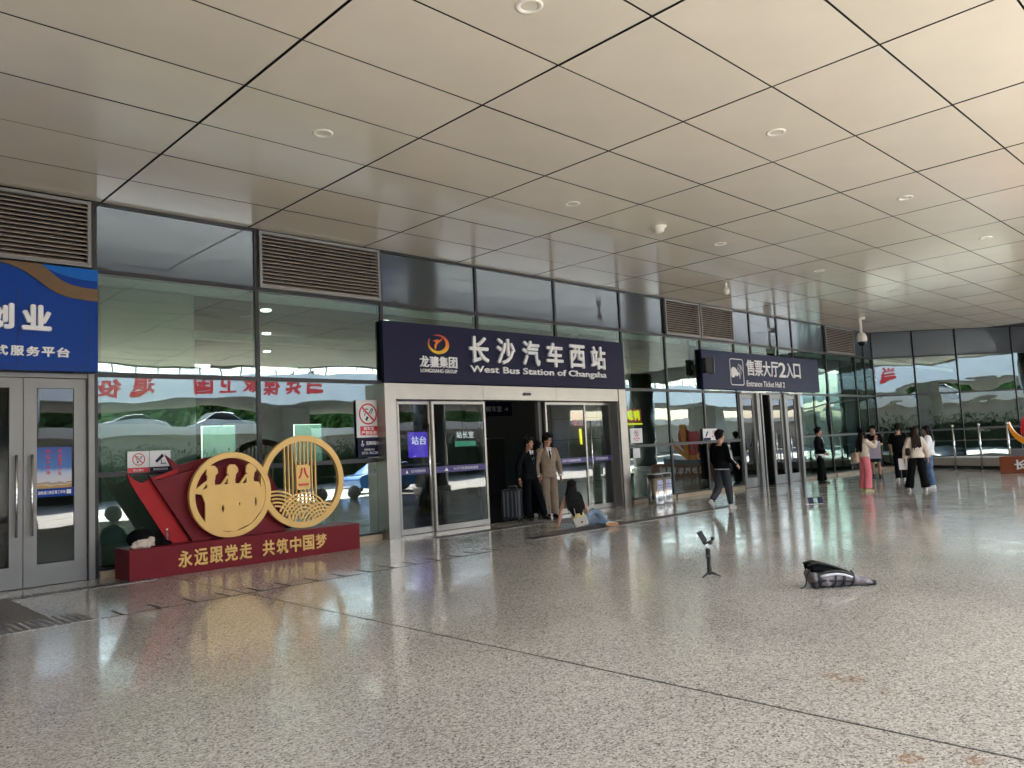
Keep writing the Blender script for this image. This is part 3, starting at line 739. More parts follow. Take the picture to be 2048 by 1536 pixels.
# poster on the left door
def postermat():
    m, tt, b = newmat('poster print'); N = tt.nodes; L = tt.links
    tc = N.new('ShaderNodeTexCoord'); sp = N.new('ShaderNodeSeparateXYZ'); L.new(tc.outputs['Object'], sp.inputs[0])
    n = N.new('ShaderNodeTexNoise'); n.inputs['Scale'].default_value = 9; L.new(tc.outputs['Object'], n.inputs[0])
    ad = N.new('ShaderNodeMath'); ad.operation = 'MULTIPLY_ADD'; ad.inputs[1].default_value = .08; L.new(n.outputs[0], ad.inputs[0]); L.new(sp.outputs[2], ad.inputs[2])
    mr = N.new('ShaderNodeMapRange'); mr.inputs[1].default_value = .04; mr.inputs[2].default_value = .63; L.new(ad.outputs[0], mr.inputs[0])
    r = N.new('ShaderNodeValToRGB'); e = r.color_ramp.elements; e[0].color = (.45, .26, .08, 1); e[0].position = .06; e[1].color = (.02, .06, .3, 1)
    for p, c in ((.09, (.6, .5, .36, 1)), (.13, (.3, .2, .12, 1)), (.16, (.62, .6, .62, 1)), (.36, (.5, .55, .68, 1)), (.5, (.04, .16, .5, 1))): x = e.new(p); x.color = c
    L.new(mr.outputs[0], r.inputs[0]); L.new(r.outputs[0], b.inputs['Base Color']); b.inputs['Roughness'].default_value = .3
    return m
t = thing('poster', 'blue poster with two red columns of characters on left door glass', 'poster', (2.915, FY-.05, 1.37))
MB().box(0, .455, 0, .004, 0, .59).build('sheet', postermat(), t)
for cx, s_ in ((.30, '开启美好人生'), (.15, '就业大市场')):
    n = len(s_)
    for i, ch in enumerate(s_): text(ch, cx-.028, cx+.028, .50-i*.38/n, .50+.055-i*.38/n, 0, M['pinkred'] if 'pinkred' in M else M['red'], t, .002, .015, 'character')
t = thing('poster', 'narrow blue label strip with white characters below the blue poster', 'poster', (2.885, FY-.054, 1.25))
MB().box(0, .53, 0, .004, 0, .118).build('sheet', M['blue'], t); text('湖南湘江新区零工市场', .05, .40, .035, .085, 0, M['white'], t, .002, .01); MB().box(.415, .475, -.002, 0, .03, .09).build('blank_square', M['plate'], t)
# loudspeaker by the ticket sign
t = thing('wall_speaker', 'black box loudspeaker on bracket at left end of ticket hall sign', 'speaker', (20.42, 12.66, 3.56), R(-25))
MB().box(-.13, .13, -.26, -.05, 0, .46).build('box', M['rubber'], t, bevel=.015); MB().box(.135, .155, -.28, -.03, -.02, .48).build('side_plate', M['alu'], t); MB().box(-.03, .03, -.05, .28, .2, .28).build('bracket', M['alu'], t)

# ------------------------------------------------------------------ ceiling fittings
LC_ = [((5.13, 4.78), 'round recessed ceiling light nearest the top edge of picture'), ((5.12, 8.47), 'round recessed ceiling light over the red display board'),
       ((9.92, 4.79), 'round recessed ceiling light large and to the right of the upper middle'), ((9.96, 8.52), 'round recessed ceiling light in front of main entrance sign'),
       ((14.66, 8.50), 'recessed ceiling light right of the smoke detector, same row'), ((14.68, 4.78), 'recessed ceiling light second along the row nearer the camera, at right'),
       ((19.34, 8.48), 'small recessed ceiling light above the ticket hall sign'), ((24.2, 8.5), 'small recessed ceiling light farthest along the row above the group of people'), ((19.42, 4.76), 'recessed ceiling light close to the right edge of picture'),
       ((24.2, 4.76), 'recessed ceiling light above the orange sculpture near right edge')]
ringm = MB().lathe([(.075, .02), (.085, -.004), (.108, -.012), (.125, -.010), (.132, 0), (.132, .015)], n=28).mesh('ring', M['fix'], True)
lensm = MB().lathe([(.0, .05), (.05, .045), (.074, .03), (.076, .06)], n=24).mesh('lens', M['lens'], True)
for (x, y), lab in LC_:
    t = thing('ceiling_light', lab, 'ceiling light', (x, y, CZ-.002), 0, 'round lights recessed in the canopy ceiling')
    obj('ring', ringm, t); obj('lens', lensm, t)
t = thing('smoke_detector', 'white round smoke detector sticking out of ceiling over main entrance', 'smoke detector', (12.43, 8.49, CZ))
MB().lathe([(.13, 0), (.13, -.03), (.10, -.045), (.09, -.10), (.05, -.125), (.01, -.128)]).build('body', M['fix'], t, True); MB().lathe([(.15, .0), (.15, -.012)]).build('base', M['fix'], t)
t = thing('bullet_camera', 'small white security camera hanging from ceiling above ticket hall sign', 'camera', (18.5, 10.65, CZ))
MB().tube([(0, 0, 0), (0, 0, -.14)], .028).build('stem', M['fix'], t, True); MB().lathe([(.02, -.12), (.075, -.15), (.085, -.23), (.06, -.30), (.01, -.32)]).build('dome', M['fix'], t, True)
t = thing('dome_camera', 'white dome security camera on a pole from ceiling near the far corner', 'camera', (28.6, 11.1, CZ))
MB().tube([(0, 0, 0), (0, 0, -.10)], .07).build('mount', M['fix'], t, True); MB().tube([(0, 0, -.05), (-.3, -.02, -.06), (-.34, -.02, -.12), (-.34, -.02, -.62)], .045).build('pole', M['fix'], t, True)
MB().lathe([(.03, .0), (.12, -.06), (.17, -.18), (.18, -.30), (.15, -.36)], (-.34, -.02, -.58)).build('housing', M['fix'], t, True); MB().lathe([(.15, 0), (.13, -.08), (.07, -.14), (.01, -.16)], (-.34, -.02, -.94)).build('lens_dome', M['carglass'], t, True)

# ------------------------------------------------------------------ red display board with the two gold rings
D = thing('display_board', 'maroon and gold monument board with two linked rings and gold slogan', 'display board', (3.87, 11.9, 0))
def dp(pts): return [(x-3.87, z) for x, z in pts]
MB().box(0, 3.82, 0, .62, 0, .44).build('base', M['maroon'], D, bevel=.006)
chars('永远跟党走', .68, 1.82, .10, .345, 0, M['gold'], D, .02, .022, .86); chars('共筑中国梦', 2.0, 3.15, .10, .345, 0, M['gold'], D, .02, .022, .86)
def arc(p, q, h, n=12):
    (x0, z0), (x1, z1) = p, q
    return [(x0+(x1-x0)*k/n, z0+(z1-z0)*k/n+h*math.sin(math.pi*k/n)) for k in range(n+1)]
front = [(4.88, .44), (4.31, 1.36), (4.24, 1.49), (4.33, 1.40)] + arc((4.38, 1.40), (5.4, 1.56), .04)[0:] + arc((5.5, 1.56), (6.42, .44), .28)
MB().prism(dp(front), .26, .34).build('front_flag', M['maroon'], D)
back = [(4.95, .44), (4.72, 1.3), (4.62, 1.63), (4.55, 1.77), (4.66, 1.68), (4.72, 1.62)] + arc((4.8, 1.62), (5.6, 1.74), .03) + arc((5.65, 1.74), (6.5, .9), .26) + [(6.5, .44)]
MB().prism(dp(back), .43, .49).build('back_flag', M['maroon'], D)
MB().prism(dp([(4.55, .44), (4.86, .44), (4.29, 1.40), (4.16, 1.37), (4.06, 1.43), (3.96, 1.53), (4.02, 1.36)]), .35, .40).build('flag_edge', M['bright_red'], D)
MB().prism(dp([(4.2, 1.38), (4.68, 1.46), (4.72, 1.56), (4.3, 1.43)]), .37, .42).build('flag_fold', M['bright_red'], D)
C1, C2 = (5.44-3.87, 1.11), (6.71-3.87, 1.235)
MB().ring(*C1, .575, .665, .12, .20, 72).build('gold_ring', M['gold'], D); MB().ring(*C2, .675, .775, .135, .215, 72).build('gold_ring', M['gold'], D)
sil = MB()                                   # three saluting soldiers cut from sheet
SX = [-.33, 0.0, .31]
body = [(-.42, -.385), (-.42, -.1), (-.47, .03), (-.60, .06), (-.57, .015+.1), (-.36, .26), (-.34, .245), (-.42, .15), (-.46, .10), (-.38, .13), (-.28, .16), (-.16, .17), (.0, .16), (.1, .17), (.2, .16), (.34, .19), (.46, .17), (.50, .05), (.56, -.15), (.515, -.27), (.33, -.475), (.05, -.578), (-.2, -.545), (-.36, -.455)]
def halve(poly, c, keep):
    out = []
    for (xa, za), (xb, zb) in zip(poly, poly[1:]+poly[:1]):
        ia, ib = (xa-c)*keep >= 0, (xb-c)*keep >= 0
        if ia: out.append((xa, za))
        if ia != ib: out.append((c, za+(zb-za)*(c-xa)/(xb-xa)))
    return out
def notched(poly, c, sgn, holes, foot):
    out = []
    for (xa, za), (xb, zb) in zip(poly, poly[1:]+poly[:1]):
        out.append((xa, za))
        if abs(xa-c) < 1e-6 and abs(xb-c) < 1e-6:
            seg = [(za, 0)]
            for z0, z1, w_ in (holes if za < zb else holes[::-1]):
                q = [(c, z0), (c+sgn*w_, (z0*.6+z1*.4)), (c+sgn*w_*.8, z0*.25+z1*.75), (c, z1)]
                out += q if za < zb else q[::-1]
    return out
cuts = [(-.14, [(-.27, -.15, .022)]), (.13, [(-.19, -.13, .012)]), (.40, [(-.22, -.07, .016)])]
rest = body
for c, hl in cuts:
    sil.prism([(C1[0]+x, C1[1]+z) for x, z in notched(halve(rest, c, -1), c, -1, hl, 0)], .13, .17); rest = notched(halve(rest, c, 1), c, 1, hl, 0)
sil.prism([(C1[0]+x, C1[1]+z) for x, z in rest], .13, .17)
for i, x in enumerate(SX):
    z = .30+.005*i
    sil.prism([(C1[0]+x-.055, C1[1]+.13), (C1[0]+x+.075, C1[1]+.13), (C1[0]+x+.06, C1[1]+.3), (C1[0]+x-.05, C1[1]+.3)], .131+.001*i, .169)
    hd = [(-.085, .0), (-.075, .09), (-.03, .125), (.05, .12), (.095, .07), (.10, .02), (.06, -.02), (.05, -.08), (-.03, -.09), (-.055, -.03)]
    sil.prism([(C1[0]+x+.02+a, C1[1]+z+.03+c*1.1) for a, c in hd], .128+.001*i, .172)
    if i: sil.prism([(C1[0]+x-.17, C1[1]+.17), (C1[0]+x-.13, C1[1]+.15), (C1[0]+x-.03, C1[1]+.29), (C1[0]+x-.06, C1[1]+.31)], .1295+.001*i, .1705)
sil.build('saluting_silhouette', M['gold'], D)
b = MB()
for k, xx in enumerate((-.285, -.215, -.145, -.075, .0, .075, .145, .215, .285)): b.box(C2[0]+xx-.05-.011, C2[0]+xx-.05+.011, .15, .19, C2[1]-.45, C2[1]+math.sqrt(.69**2-(xx-.05)**2)-.01)
b.build('gold_bar', M['gold'], D)
pl = MB(); rr2 = []
for cx, cz, s0 in ((.08, .13, 0), (-.08, .13, 90), (-.08, -.19, 180), (.08, -.19, 270)):
    for k in range(5): rr2.append((C2[0]-.02+cx+.05*math.cos(R(s0+22.5*k)), C2[1]+.10+cz+.05*math.sin(R(s0+22.5*k))))
pl.prism(rr2, .11, .16).build('gold_tablet', M['gold'], D)
text('八', C2[0]-.115, C2[0]+.075, C2[1]+.05, C2[1]+.23, .11, M['signred'], D, .012, .03, 'character'); MB().box(C2[0]-.11, C2[0]+.07, .098, .11, C2[1]-.07, C2[1]-.035).build('character', M['signred'], D)
wv = MB()
for cx, cz, rads in ((-.52, -.62, (.5, .44, .38, .32, .26)), (-.02, -.66, (.48, .42, .36, .30, .24, .18)), (.32, -.83, (.46, .40, .34, .28))):
    for q, rd in enumerate(rads):
        seg = 30
        for k in range(seg):
            a0_, a1_ = math.pi*k/seg, math.pi*(k+1)/seg
            pts = [(C2[0]+cx+r_*math.cos(a_), C2[1]+cz+r_*math.sin(a_)) for r_, a_ in ((rd, a0_), (rd, a1_), (rd-.028, a1_), (rd-.028, a0_))]
            if all(math.hypot(px-C2[0], pz-C2[1]) < .69 for px, pz in pts): wv.prism(pts, .125-.004*(cx > -.1)-.004*(cx > .2), .15)
wv.build('wave_pattern', M['gold'], D)

# ------------------------------------------------------------------ litter bins
def bin_(x, y, label, lx):
    t = thing('litter_bin', label, 'litter bin', (x, y, 0), 0, 'steel litter bins by the main entrance')
    MB().lathe([(.20, 0), (.205, .02), (.205, .70)], n=32).build('drum', M['bin'], t, True)
    MB().lathe([(.208, .70), (.212, .71), (.212, .76), (.205, .765)], n=32).build('band', M['rubber'], t, True)
    MB().lathe([(.208, .766), (.205, .785), (.12, .79), (.11, .77)], n=32).build('lid', M['chrome'], t, True)
    # printed sticker, wrapped on the drum
    for nm, mt_, a0, a1, z0, z1, rr_ in (('sticker', M['sticker'], lx-.42, lx+.42, .36, .62, .2072), ('sticker_band', M['navy2'], lx-.38, lx+.38, .485, .50, .2082), ('sticker_band', M['navy2'], lx-.38, lx+.38, .42, .43, .2082)):
        b = MB(); n = 8
        for k in range(n+1):
            a = a0+(a1-a0)*k/n
            for zz in (z0, z1): b.v.append((rr_*math.cos(a), rr_*math.sin(a), zz))
        for k in range(n): b.f.append((2*k, 2*k+2, 2*k+3, 2*k+1))
        b.build(nm, mt_, t)
    return t
M['bin'] = mat('bin steel', (.55, .53, .50), .22, metal=1, var=.1, scale=3)
M['sticker'] = mat('sticker', (.55, .58, .80), .4)
bin_(16.78, 12.1, 'steel litter bin with blue sticker, nearer one against the entrance jamb', R(-105))
bin_(17.33, 12.22, 'steel litter bin with blue sticker, farther one away from the entrance jamb', R(-105))

# ------------------------------------------------------------------ right hand end: ramp with railing, sculpture
rp0, rp1 = Vector((34.3, 11.3, 0)), Vector((29.9, 4.5, 0)); rd = (rp1-rp0).normalized(); rn = Vector((-rd.y, rd.x, 0))
t = thing('ramp', 'low white access ramp along the right glass wall', 'ramp', tuple(rp0), math.atan2(rd.y, rd.x))
RL = (rp1-rp0).length
MB().box(0, RL, 0, 1.4, .12, .42).build('side_wall', M['conc'], t); MB().box(0, RL, -.03, 1.3, 0, .119).build('plinth', M['dark'], t)
t = thing('railing', 'steel railing with round posts on the white ramp', 'railing', tuple(rp0), math.atan2(rd.y, rd.x))
for k, s_ in enumerate((.35, 1.65, 2.95, 4.25, 5.55, 6.85)):
    MB().tube([(s_, -.06, .02), (s_, -.06, 1.62)], .036, 12).lathe([(.05, 1.62), (.05, 1.66), (.03, 1.69), (.005, 1.7)], (s_, -.06, 0), 12).build('post', M['chrome'], t, True)
    MB().box(s_-.09, s_+.09, -.075, -.045, .52, .56).build('bracket', M['alu'], t)
for z in (1.5, 1.08): MB().tube([(0, -.02, z), (RL, -.02, z)], .022).build('rail', M['alu'], t, True)
t = thing('station_sculpture', 'terracotta base with orange and red flame emblem at the right edge', 'sculpture', (29.55, 7.5, 0), R(-90))
MB().box(0, 3.3, 0, .7, 0, .55).build('base', M['brick'], t, bevel=.006); MB().box(.32, 2.7, .1, .6, .551, .78).build('plinth', M['grey'], t, bevel=.01)
chars('长沙汽车西站', .42, 2.9, .12, .44, 0, M['white'], t, .03, .03, .8)
em = MB(); no = 36; EC = (1.3, 1.55); 
po, pi_ = [], []
for k in range(no+1):
    a = R(170)+R(205)*k/no; tk = .24*math.sin(math.pi*k/no)**.8+.004
    po.append((EC[0]+1.0*math.cos(a), EC[1]+.78*math.sin(a))); pi_.append((EC[0]+(1.0-tk)*math.cos(a), EC[1]+(.78-tk*.9)*math.sin(a)))
for k in range(no): em.prism([po[k], po[k+1], pi_[k+1], pi_[k]], .25, .40)
em.build('orange_crescent', M['orange'], t)
MB().prism([(.80, 1.0), (.62, 1.35), (.68, 1.75), (1.0, 2.05), (1.3, 2.0), (1.7, 2.25), (1.9, 1.8), (1.85, 1.3), (1.5, .95), (1.1, .88)], .28, .37).build('red_flame', M['signred'], t)
MB().box(1.45, 1.72, .22, .30, .80, 2.35).build('yellow_banner', M['orange'], t)

# ------------------------------------------------------------------ the street behind us, seen in the glass
st = tag(MB().box(-200, 260, -160, -.62, -.30, -.15).build('road', M['asphalt']), kind='structure')
tag(MB().box(-200, 260, -.74, -.621, -.149, -.002).build('kerb', M['concd']), kind='structure')
b = MB()
for k in range(14): b.box(9+k*.9, 9.45+k*.9, -7.5, -4.2, -.149, -.144)
tag(b.build('zebra_crossing', M['zebra']), kind='structure')
bm_ = MB().ell((0, 0, .27), .25, nu=20, nv=14).mesh('stone_bollard', M['stone'], True)
for k in range(7):
    o = obj('stone_bollard', bm_, None, (7.8+1.42*k, .15, 0)); o['physics'] = 0
    MB().lathe([(.15, 0), (.15, .04), (.1, .05)], n=16).build('foot', M['stone'], o)
    tag(o, 'grey stone ball bollard on the kerb, mirrored in the glass '+['left of the maroon board', 'low behind the maroon board', 'behind the left gold ring', 'behind the right gold ring', 'inside the right gold ring', 'right of the gold rings', 'in the left entrance doors'][k], 'bollard', 'stone ball bollards along the kerb')
V = thing('viaduct', 'white elevated road with red slogan mirrored in the glass front', 'viaduct', (0, -16, 0))
MB().box(-120, 200, -.4, 0, 4.95, 6.62).build('parapet', M['conc'], V); MB().box(-120, 200, -12, -.41, 5.2, 5.9).build('deck', M['concd'], V)
for k in range(-4, 8): MB().box(k*26-1, k*26+1, -8.5, -5.5, -16+15.9, 5.199).build('pier', M['concd'], V)
b = MB()
for k in range(150): b.box(-30+k*1.1, -29.93+k*1.1, -.25, -.18, 6.62, 7.1)
b.box(-30, 135, -.25, -.18, 7.1, 7.16); b.build('parapet_rail', M['alu'], V)
chars('当兵保家卫国', 16.9, 24.6, 5.25, 6.25, 0, M['red'], V, .03, .03, .72, face='+y'); chars('退役', 12.2, 14.9, 5.2, 6.15, 0, M['red'], V, .03, .03, .72, face='+y')
W = thing('ramp_road', 'white walled slip road carrying cars, mirrored in the glass front', 'viaduct', (0, -30, 0))
MB().box(-120, 200, -.25, 0, 3.72, 4.32).build('parapet', M['conc'], W); MB().box(-120, 200, -.45, -.26, -.14, 3.71).build('retaining_wall', M['concd'], W); MB().box(-120, 200, -7.2, -.46, 3.5, 3.71).build('deck', M['asphalt'], W)
def leaves(name, box, n, s, mt, parent, seed, dome=False):
    rnd = random.Random(seed); v = []; f = []; (x0, x1), (y0, y1), (z0, z1) = box
    for i in range(n):
        if dome:
            while True:
                p = Vector((rnd.uniform(-1, 1), rnd.uniform(-1, 1), rnd.uniform(-1, 1)))
                if .35 < p.length + .25*noise.noise(p*2.3+Vector((seed, 0, 0))) < 1: break
            c = Vector(((x0+x1)/2+p.x*(x1-x0)/2, (y0+y1)/2+p.y*(y1-y0)/2, (z0+z1)/2+p.z*(z1-z0)/2))
        else:
            x = rnd.uniform(x0, x1); top = z0+(z1-z0)*(.72+.55*noise.noise(Vector((x*.7, seed, 0)))+.2*noise.noise(Vector((x*2.1, seed, 3))))
            c = Vector((x, rnd.uniform(y0, y1), rnd.uniform(z0, max(z0+.1, top))))
        a = Vector((rnd.uniform(-1, 1), rnd.uniform(-1, 1), rnd.uniform(-1, 1))).normalized(); bb = a.orthogonal().normalized()*s*rnd.uniform(.5, 1.2); cc = a.cross(bb)*.6
        k = len(v); v += [tuple(c-bb), tuple(c+cc), tuple(c+bb), tuple(c-cc)]; f.append((k, k+1, k+2, k+3))
    me = bpy.data.meshes.new(name); me.from_pydata(v, [], f); me.materials.append(mt); return link(bpy.data.objects.new(name, me), parent)
for i, (a, c) in enumerate(((-8, 14), (14, 36), (36, 60))):
    h_ = thing('hedge', ['clipped green hedge along the road, part mirrored at left', 'clipped green hedge along the road, mirrored behind main entrance', 'clipped green hedge along the road, mirrored in the right wall'][i], 'hedge', (0, 0, -.15))
    leaves('foliage', ((a, c), (-23.2, -21.2), (.0, 2.9)), 24000, .10, M['leafd'], h_, 3+i); leaves('young_foliage', ((a, c), (-23, -21.3), (1.6, 3.5)), 4500, .085, M['leaf'], h_, 3+i)
    b = MB(); b.box(a, c, -22.6, -21.8, 0, 2.0); b.build('stem', M['bark'], h_)
for i in range(9):
    x = -6+i*9+random.uniform(-2, 2); y = -43+random.uniform(-2, 3)
    t = thing('tree', 'leafy green tree beyond the elevated road, mirrored in the glass', 'tree', (x, y, -.15), 0, 'trees beyond the elevated road')
    MB().loft([(0, 0, 0), (.1, 0, 1.8), (.0, .1, 4)], [.25, .18, .08]).build('trunk', M['bark'], t); leaves('crown', ((-5.2, 5.2), (-3, 3), (1.0, 9.5)), 7000, .45, M['leaf'], t, 40+i, True)
def car(name, label, x, y, z, mt, rz=0, L_=4.6):
    t = thing(name, label, 'car', (x, y, z), rz)
    prof = [(-2.25, .35), (-2.28, .7), (-2.1, .88), (-1.55, .95), (-.75, 1.38), (.45, 1.40), (1.15, .98), (2.0, .86), (2.28, .62), (2.25, .32)]
    MB().prism(prof, -.85, .85).build('body', mt, t, bevel=.06)
    g = MB().prism([(-1.42, .97), (-.72, 1.34), (.42, 1.35), (1.02, .99)], -.86, .86); g.build('side_window', M['carglass'], t)
    for sx in (-1.4, 1.4):
        for sy in (-.78, .78): MB().lathe([(.1, -.1), (.31, -.1), (.32, 0), (.31, .1), (.1, .1)], (sx, sy, .32), 20, 'y').build('wheel', M['rubber'], t, True)
    return t
car('parked_car', 'silver car on the slip road mirrored at left, first of two', 19.5, -32.4, 3.71, M['carwhite']); car('parked_car', 'silver car on the slip road mirrored at left, second of two', 25.6, -32.5, 3.71, M['carwhite'])
car('parked_car', 'silver car on the slip road mirrored in the right glass wall', 60, -32.4, 3.71, M['carwhite']); car('parked_car', 'blue car on the road mirrored beside the gold rings', 22.0, -5.5, -.15, M['carblue'])
for i, x in enumerate((5.9, 22.4, 38.9)):
    t = thing('canopy_column', ['dark round canopy column on the kerb, left of camera side', 'dark round canopy column mirrored above main entrance', 'dark round canopy column mirrored beside the ticket hall louvres'][i], 'column', (x, -3.0, -.15))
    MB().lathe([(.7, 0), (.7, 5.9)], n=40).build('shaft', M['dark'], t, True); MB().lathe([(.8, 0), (.8, .25), (.72, .27)], n=40).build('foot', M['concd'], t, True)

# ------------------------------------------------------------------ people
SCR = -44.263                                # turn of a person whose right hand side is to our right and who looks away from us
def remesh(name, mb, mt, parent, vox=.012, smooth=3, wr=0., wscale=9., seed=0):
    me = mb.mesh(name, mt)
    o = bpy.data.objects.new(name, me); col.objects.link(o)
    r = o.modifiers.new('r', 'REMESH'); r.mode = 'VOXEL'; r.voxel_size = vox
    s = o.modifiers.new('s', 'SMOOTH'); s.iterations = smooth; s.factor = .5
    dg = bpy.context.evaluated_depsgraph_get()
    nm = bpy.data.meshes.new_from_object(o.evaluated_get(dg)); nm.name = name
    o.modifiers.clear(); o.data = nm; bpy.data.meshes.remove(me); nm.materials.clear(); nm.materials.append(mt)
    if wr:
        nm.update(); off = Vector((seed*3.7, seed, 0)); cos = [v.co.copy() for v in nm.vertices]; nr = [v.normal.copy() for v in nm.vertices]
        for i, v in enumerate(nm.vertices):
            c = cos[i]; p = Vector((c.x*wscale, c.y*wscale, c.z*wscale*.55))+off
            v.co = c+nr[i]*(noise.noise(p)+.5*noise.noise(p*2.3))*wr
    for p in nm.polygons: p.use_smooth = True
    o.parent = parent
    return o
STAND = dict(pelvis=(0,0,.93), waist=(0,.005,1.08), chest=(0,0,1.28), neck=(0,-.015,1.46), head=(0,.01,1.625),
    sh=(.175,-.01,1.41), el=(.235,-.03,1.13), wr=(.245,.04,.88), hip=(.088,0,.92), kn=(.095,.02,.50), an=(.095,-.03,.085))
def lerp(a, b, t): return a+(b-a)*t
def person(label, loc, turn, H=1.72, pose=None, look=0, nod=0, female=False, hair='short', hairm='hair', hair_len=.45, hair_w=1.25,
           top=None, bottom=None, shoes='kshoe', fem_w=1., handdir=None, curl=.5, group=None, splay=.12, seed=1, footdir=None):
    """top = (name, material, sleeve fraction 0..2, hem z, looseness); bottom = (name, material, length 0..2, hem radius, looseness)"""
    k = H/1.75; t = thing('person', label, 'person', (loc[0], loc[1], 0), R(SCR-turn), group)
    J = {}
    for n, v in STAND.items():
        if n in ('pelvis', 'waist', 'chest', 'neck', 'head'): J[n] = Vector(v)
        else: J[n+'R'] = Vector(v); J[n+'L'] = Vector((-v[0], v[1], v[2]))
    if female:
        for s_ in 'RL':
            for n in ('sh', 'el', 'wr'): J[n+s_].x *= .90
    for n, v in (pose or {}).items(): J[n] = Vector(v)
    for n in J: J[n] = J[n]*k
    def sec(u):                               # spine point, u from 0 (pelvis) to 3 (neck)
        ps = [J['pelvis'], J['waist'], J['chest'], J['neck']]; i = min(2, max(0, int(u))); return lerp(ps[i], ps[i+1], u-i)
    hipv = (J['hipR']-J['hipL']).normalized(); shv = (J['shR']-J['shL']).normalized()
    def sv(u): return lerp(hipv, shv, min(1, max(0, u/2.2))).normalized()
    fwd_ch = shv.cross((J['neck']-J['chest']).normalized()).normalized()*-1
    if female: TR = [(-.35, .145, .105), (0, .160, .115), (.45, .145, .10), (1.0, .115, .085), (1.6, .125, .098), (2.1, .135, .11), (2.6, .135, .085), (2.9, .08, .06), (3.0, .05, .05)]
    else: TR = [(-.35, .145, .105), (0, .155, .112), (.5, .148, .102), (1.0, .138, .095), (1.6, .152, .105), (2.1, .165, .112), (2.6, .165, .09), (2.9, .09, .065), (3.0, .058, .056)]
    def tpt(u): return sec(u) if u >= 0 else J['pelvis']+(J['pelvis']-J['waist'])*(-u*.6)
    b = MB()
    b.loft([tpt(u) for u, _, _ in TR], [(a*k, c*k) for _, a, c in TR], [sv(u) for u, _, _ in TR], 16)
    # head and neck
    hf = Matrix.Rotation(R(-look), 3, 'Z') @ Matrix.Rotation(R(-nod), 3, 'X'); hc = J['head']
    tilt = (J['head']-J['neck']).normalized()
    if tilt.z < .93: hf = Vector((0,0,1)).rotation_difference((tilt+Vector((0,0,1.6))).normalized()).to_matrix() @ hf
    kh = k*(1.10 if female else 1.07)
    P = lambda x, y, z: hc + hf @ (Vector((x, y, z))*kh)
    b.loft([J['neck']-tilt*.05*k, J['neck']+tilt*.02, lerp(J['neck'], hc, .6)], [.062*k, .054*k, .052*k], shv, 12)
    b.ell(P(0, 0, .02), (.073*k, .092*k, .10*k), hf, 16, 12); b.ell(P(0, .028, -.045), (.054*k, .062*k, .072*k), hf, 14, 10)
    b.ell(P(0, .062, -.095), (.024*k, .024*k, .022*k), hf); b.loft([P(0, .086, .018), P(0, .106, -.018), P(0, .090, -.030)], [.008*k, .015*k, .010*k], hf @ Vector((1,0,0)), 8)
    for s_ in (-1, 1):
        b.ell(P(.074*s_, -.008, -.015), (.010*k, .020*k, .030*k), hf, 8, 6); b.ell(P(.034*s_, .070, .030), (.022*k, .014*k, .008*k), hf, 8, 6)
        b.ell(P(.040*s_, .060, -.022), (.020*k, .018*k, .018*k), hf, 8, 6)
    b.ell(P(0, .082, -.058), (.022*k, .010*k, .010*k), hf, 8, 6)
    # arms and hands
    sk = .9 if female else 1
    for s_, sg in (('R', 1), ('L', -1)):
        A, E_, W_ = J['sh'+s_], J['el'+s_], J['wr'+s_]
        b.loft([A+(J['neck']-A)*.25, A, lerp(A, E_, .35), lerp(A, E_, .8), E_, lerp(E_, W_, .25), lerp(E_, W_, .7), W_], [r*k*sk for r in (.05, .055, .050, .042, .040, .042, .034, .027)], fwd_ch, 12)
        d = (W_-E_).normalized()
        if handdir and s_ in handdir: d = Vector(handdir[s_]).normalized()
        pn = d.cross(fwd_ch).normalized()*(-sg)    # towards the body
        if pn.length < .1: pn = Vector((-sg, 0, 0))
        ac = d.cross(pn).normalized()              # across the palm
        if ac.dot(fwd_ch) < 0: ac = -ac
        pc = W_+d*.085*k
        b.loft([W_-d*.01, W_+d*.03*k, pc, W_+d*.1*k], [(.026*k, .018*k), (.036*k, .017*k), (.042*k, .016*k), (.038*k, .012*k)], ac, 10)
        for q, (off, ln) in enumerate(((.031, .068), (.011, .076), (-.010, .071), (-.030, .056))):
            f0 = W_+d*.095*k+ac*off*k; d2 = (d+pn*curl*.7).normalized(); d3 = (d+pn*curl*1.8).normalized()
            f1 = f0+d2*ln*.5*k; f2 = f1+d3*ln*.5*k
            b.loft([f0-d*.012, f0, f1, f2], [.0095*k, .0095*k, .0088*k, .0068*k], ac, 7)
        t0 = W_+d*.03*k+ac*.03*k; t1 = t0+(d*.6+ac*.8+pn*.25).normalized()*.04*k; t2 = t1+(d*.95+ac*.25+pn*.4).normalized()*.034*k
        b.loft([t0-ac*.015, t0, t1, t2], [.012*k, .0125*k, .0105*k, .0075*k], pn, 7)
    # legs
    for s_, sg in (('R', 1), ('L', -1)):
        Hh, K_, A_ = J['hip'+s_], J['kn'+s_], J['an'+s_]
        b.loft([Hh+Vector((0,0,.03)), Hh, lerp(Hh, K_, .4), lerp(Hh, K_, .85), K_, lerp(K_, A_, .3), lerp(K_, A_, .75), A_], [r*k for r in (.08, .084, .072, .052, .05, .054, .038, .034)], hipv, 12)
    body = remesh('body', b, M['skin'], t, .0095, 2)
    # face pieces
    for s_ in (-1, 1):
        MB().ell(P(.033*s_, .0785, .010), (.013*k, .007*k, .007*k), hf, 8, 6).build('eye', M['eye'], t, True)
        MB().loft([P(.014*s_, .088, .030), P(.034*s_, .086, .035), P(.054*s_, .074, .030)], [.004*k, .0045*k, .003*k], (0, 0, 1), 6).build('eyebrow', M[hairm], t, True)
    MB().loft([P(-.022, .083, -.058), P(0, .0915, -.056), P(.022, .083, -.058)], [(.003*k, .003*k), (.007*k, .006*k), (.003*k, .003*k)], (0, 0, 1), 8).build('mouth', M['lips'], t, True)
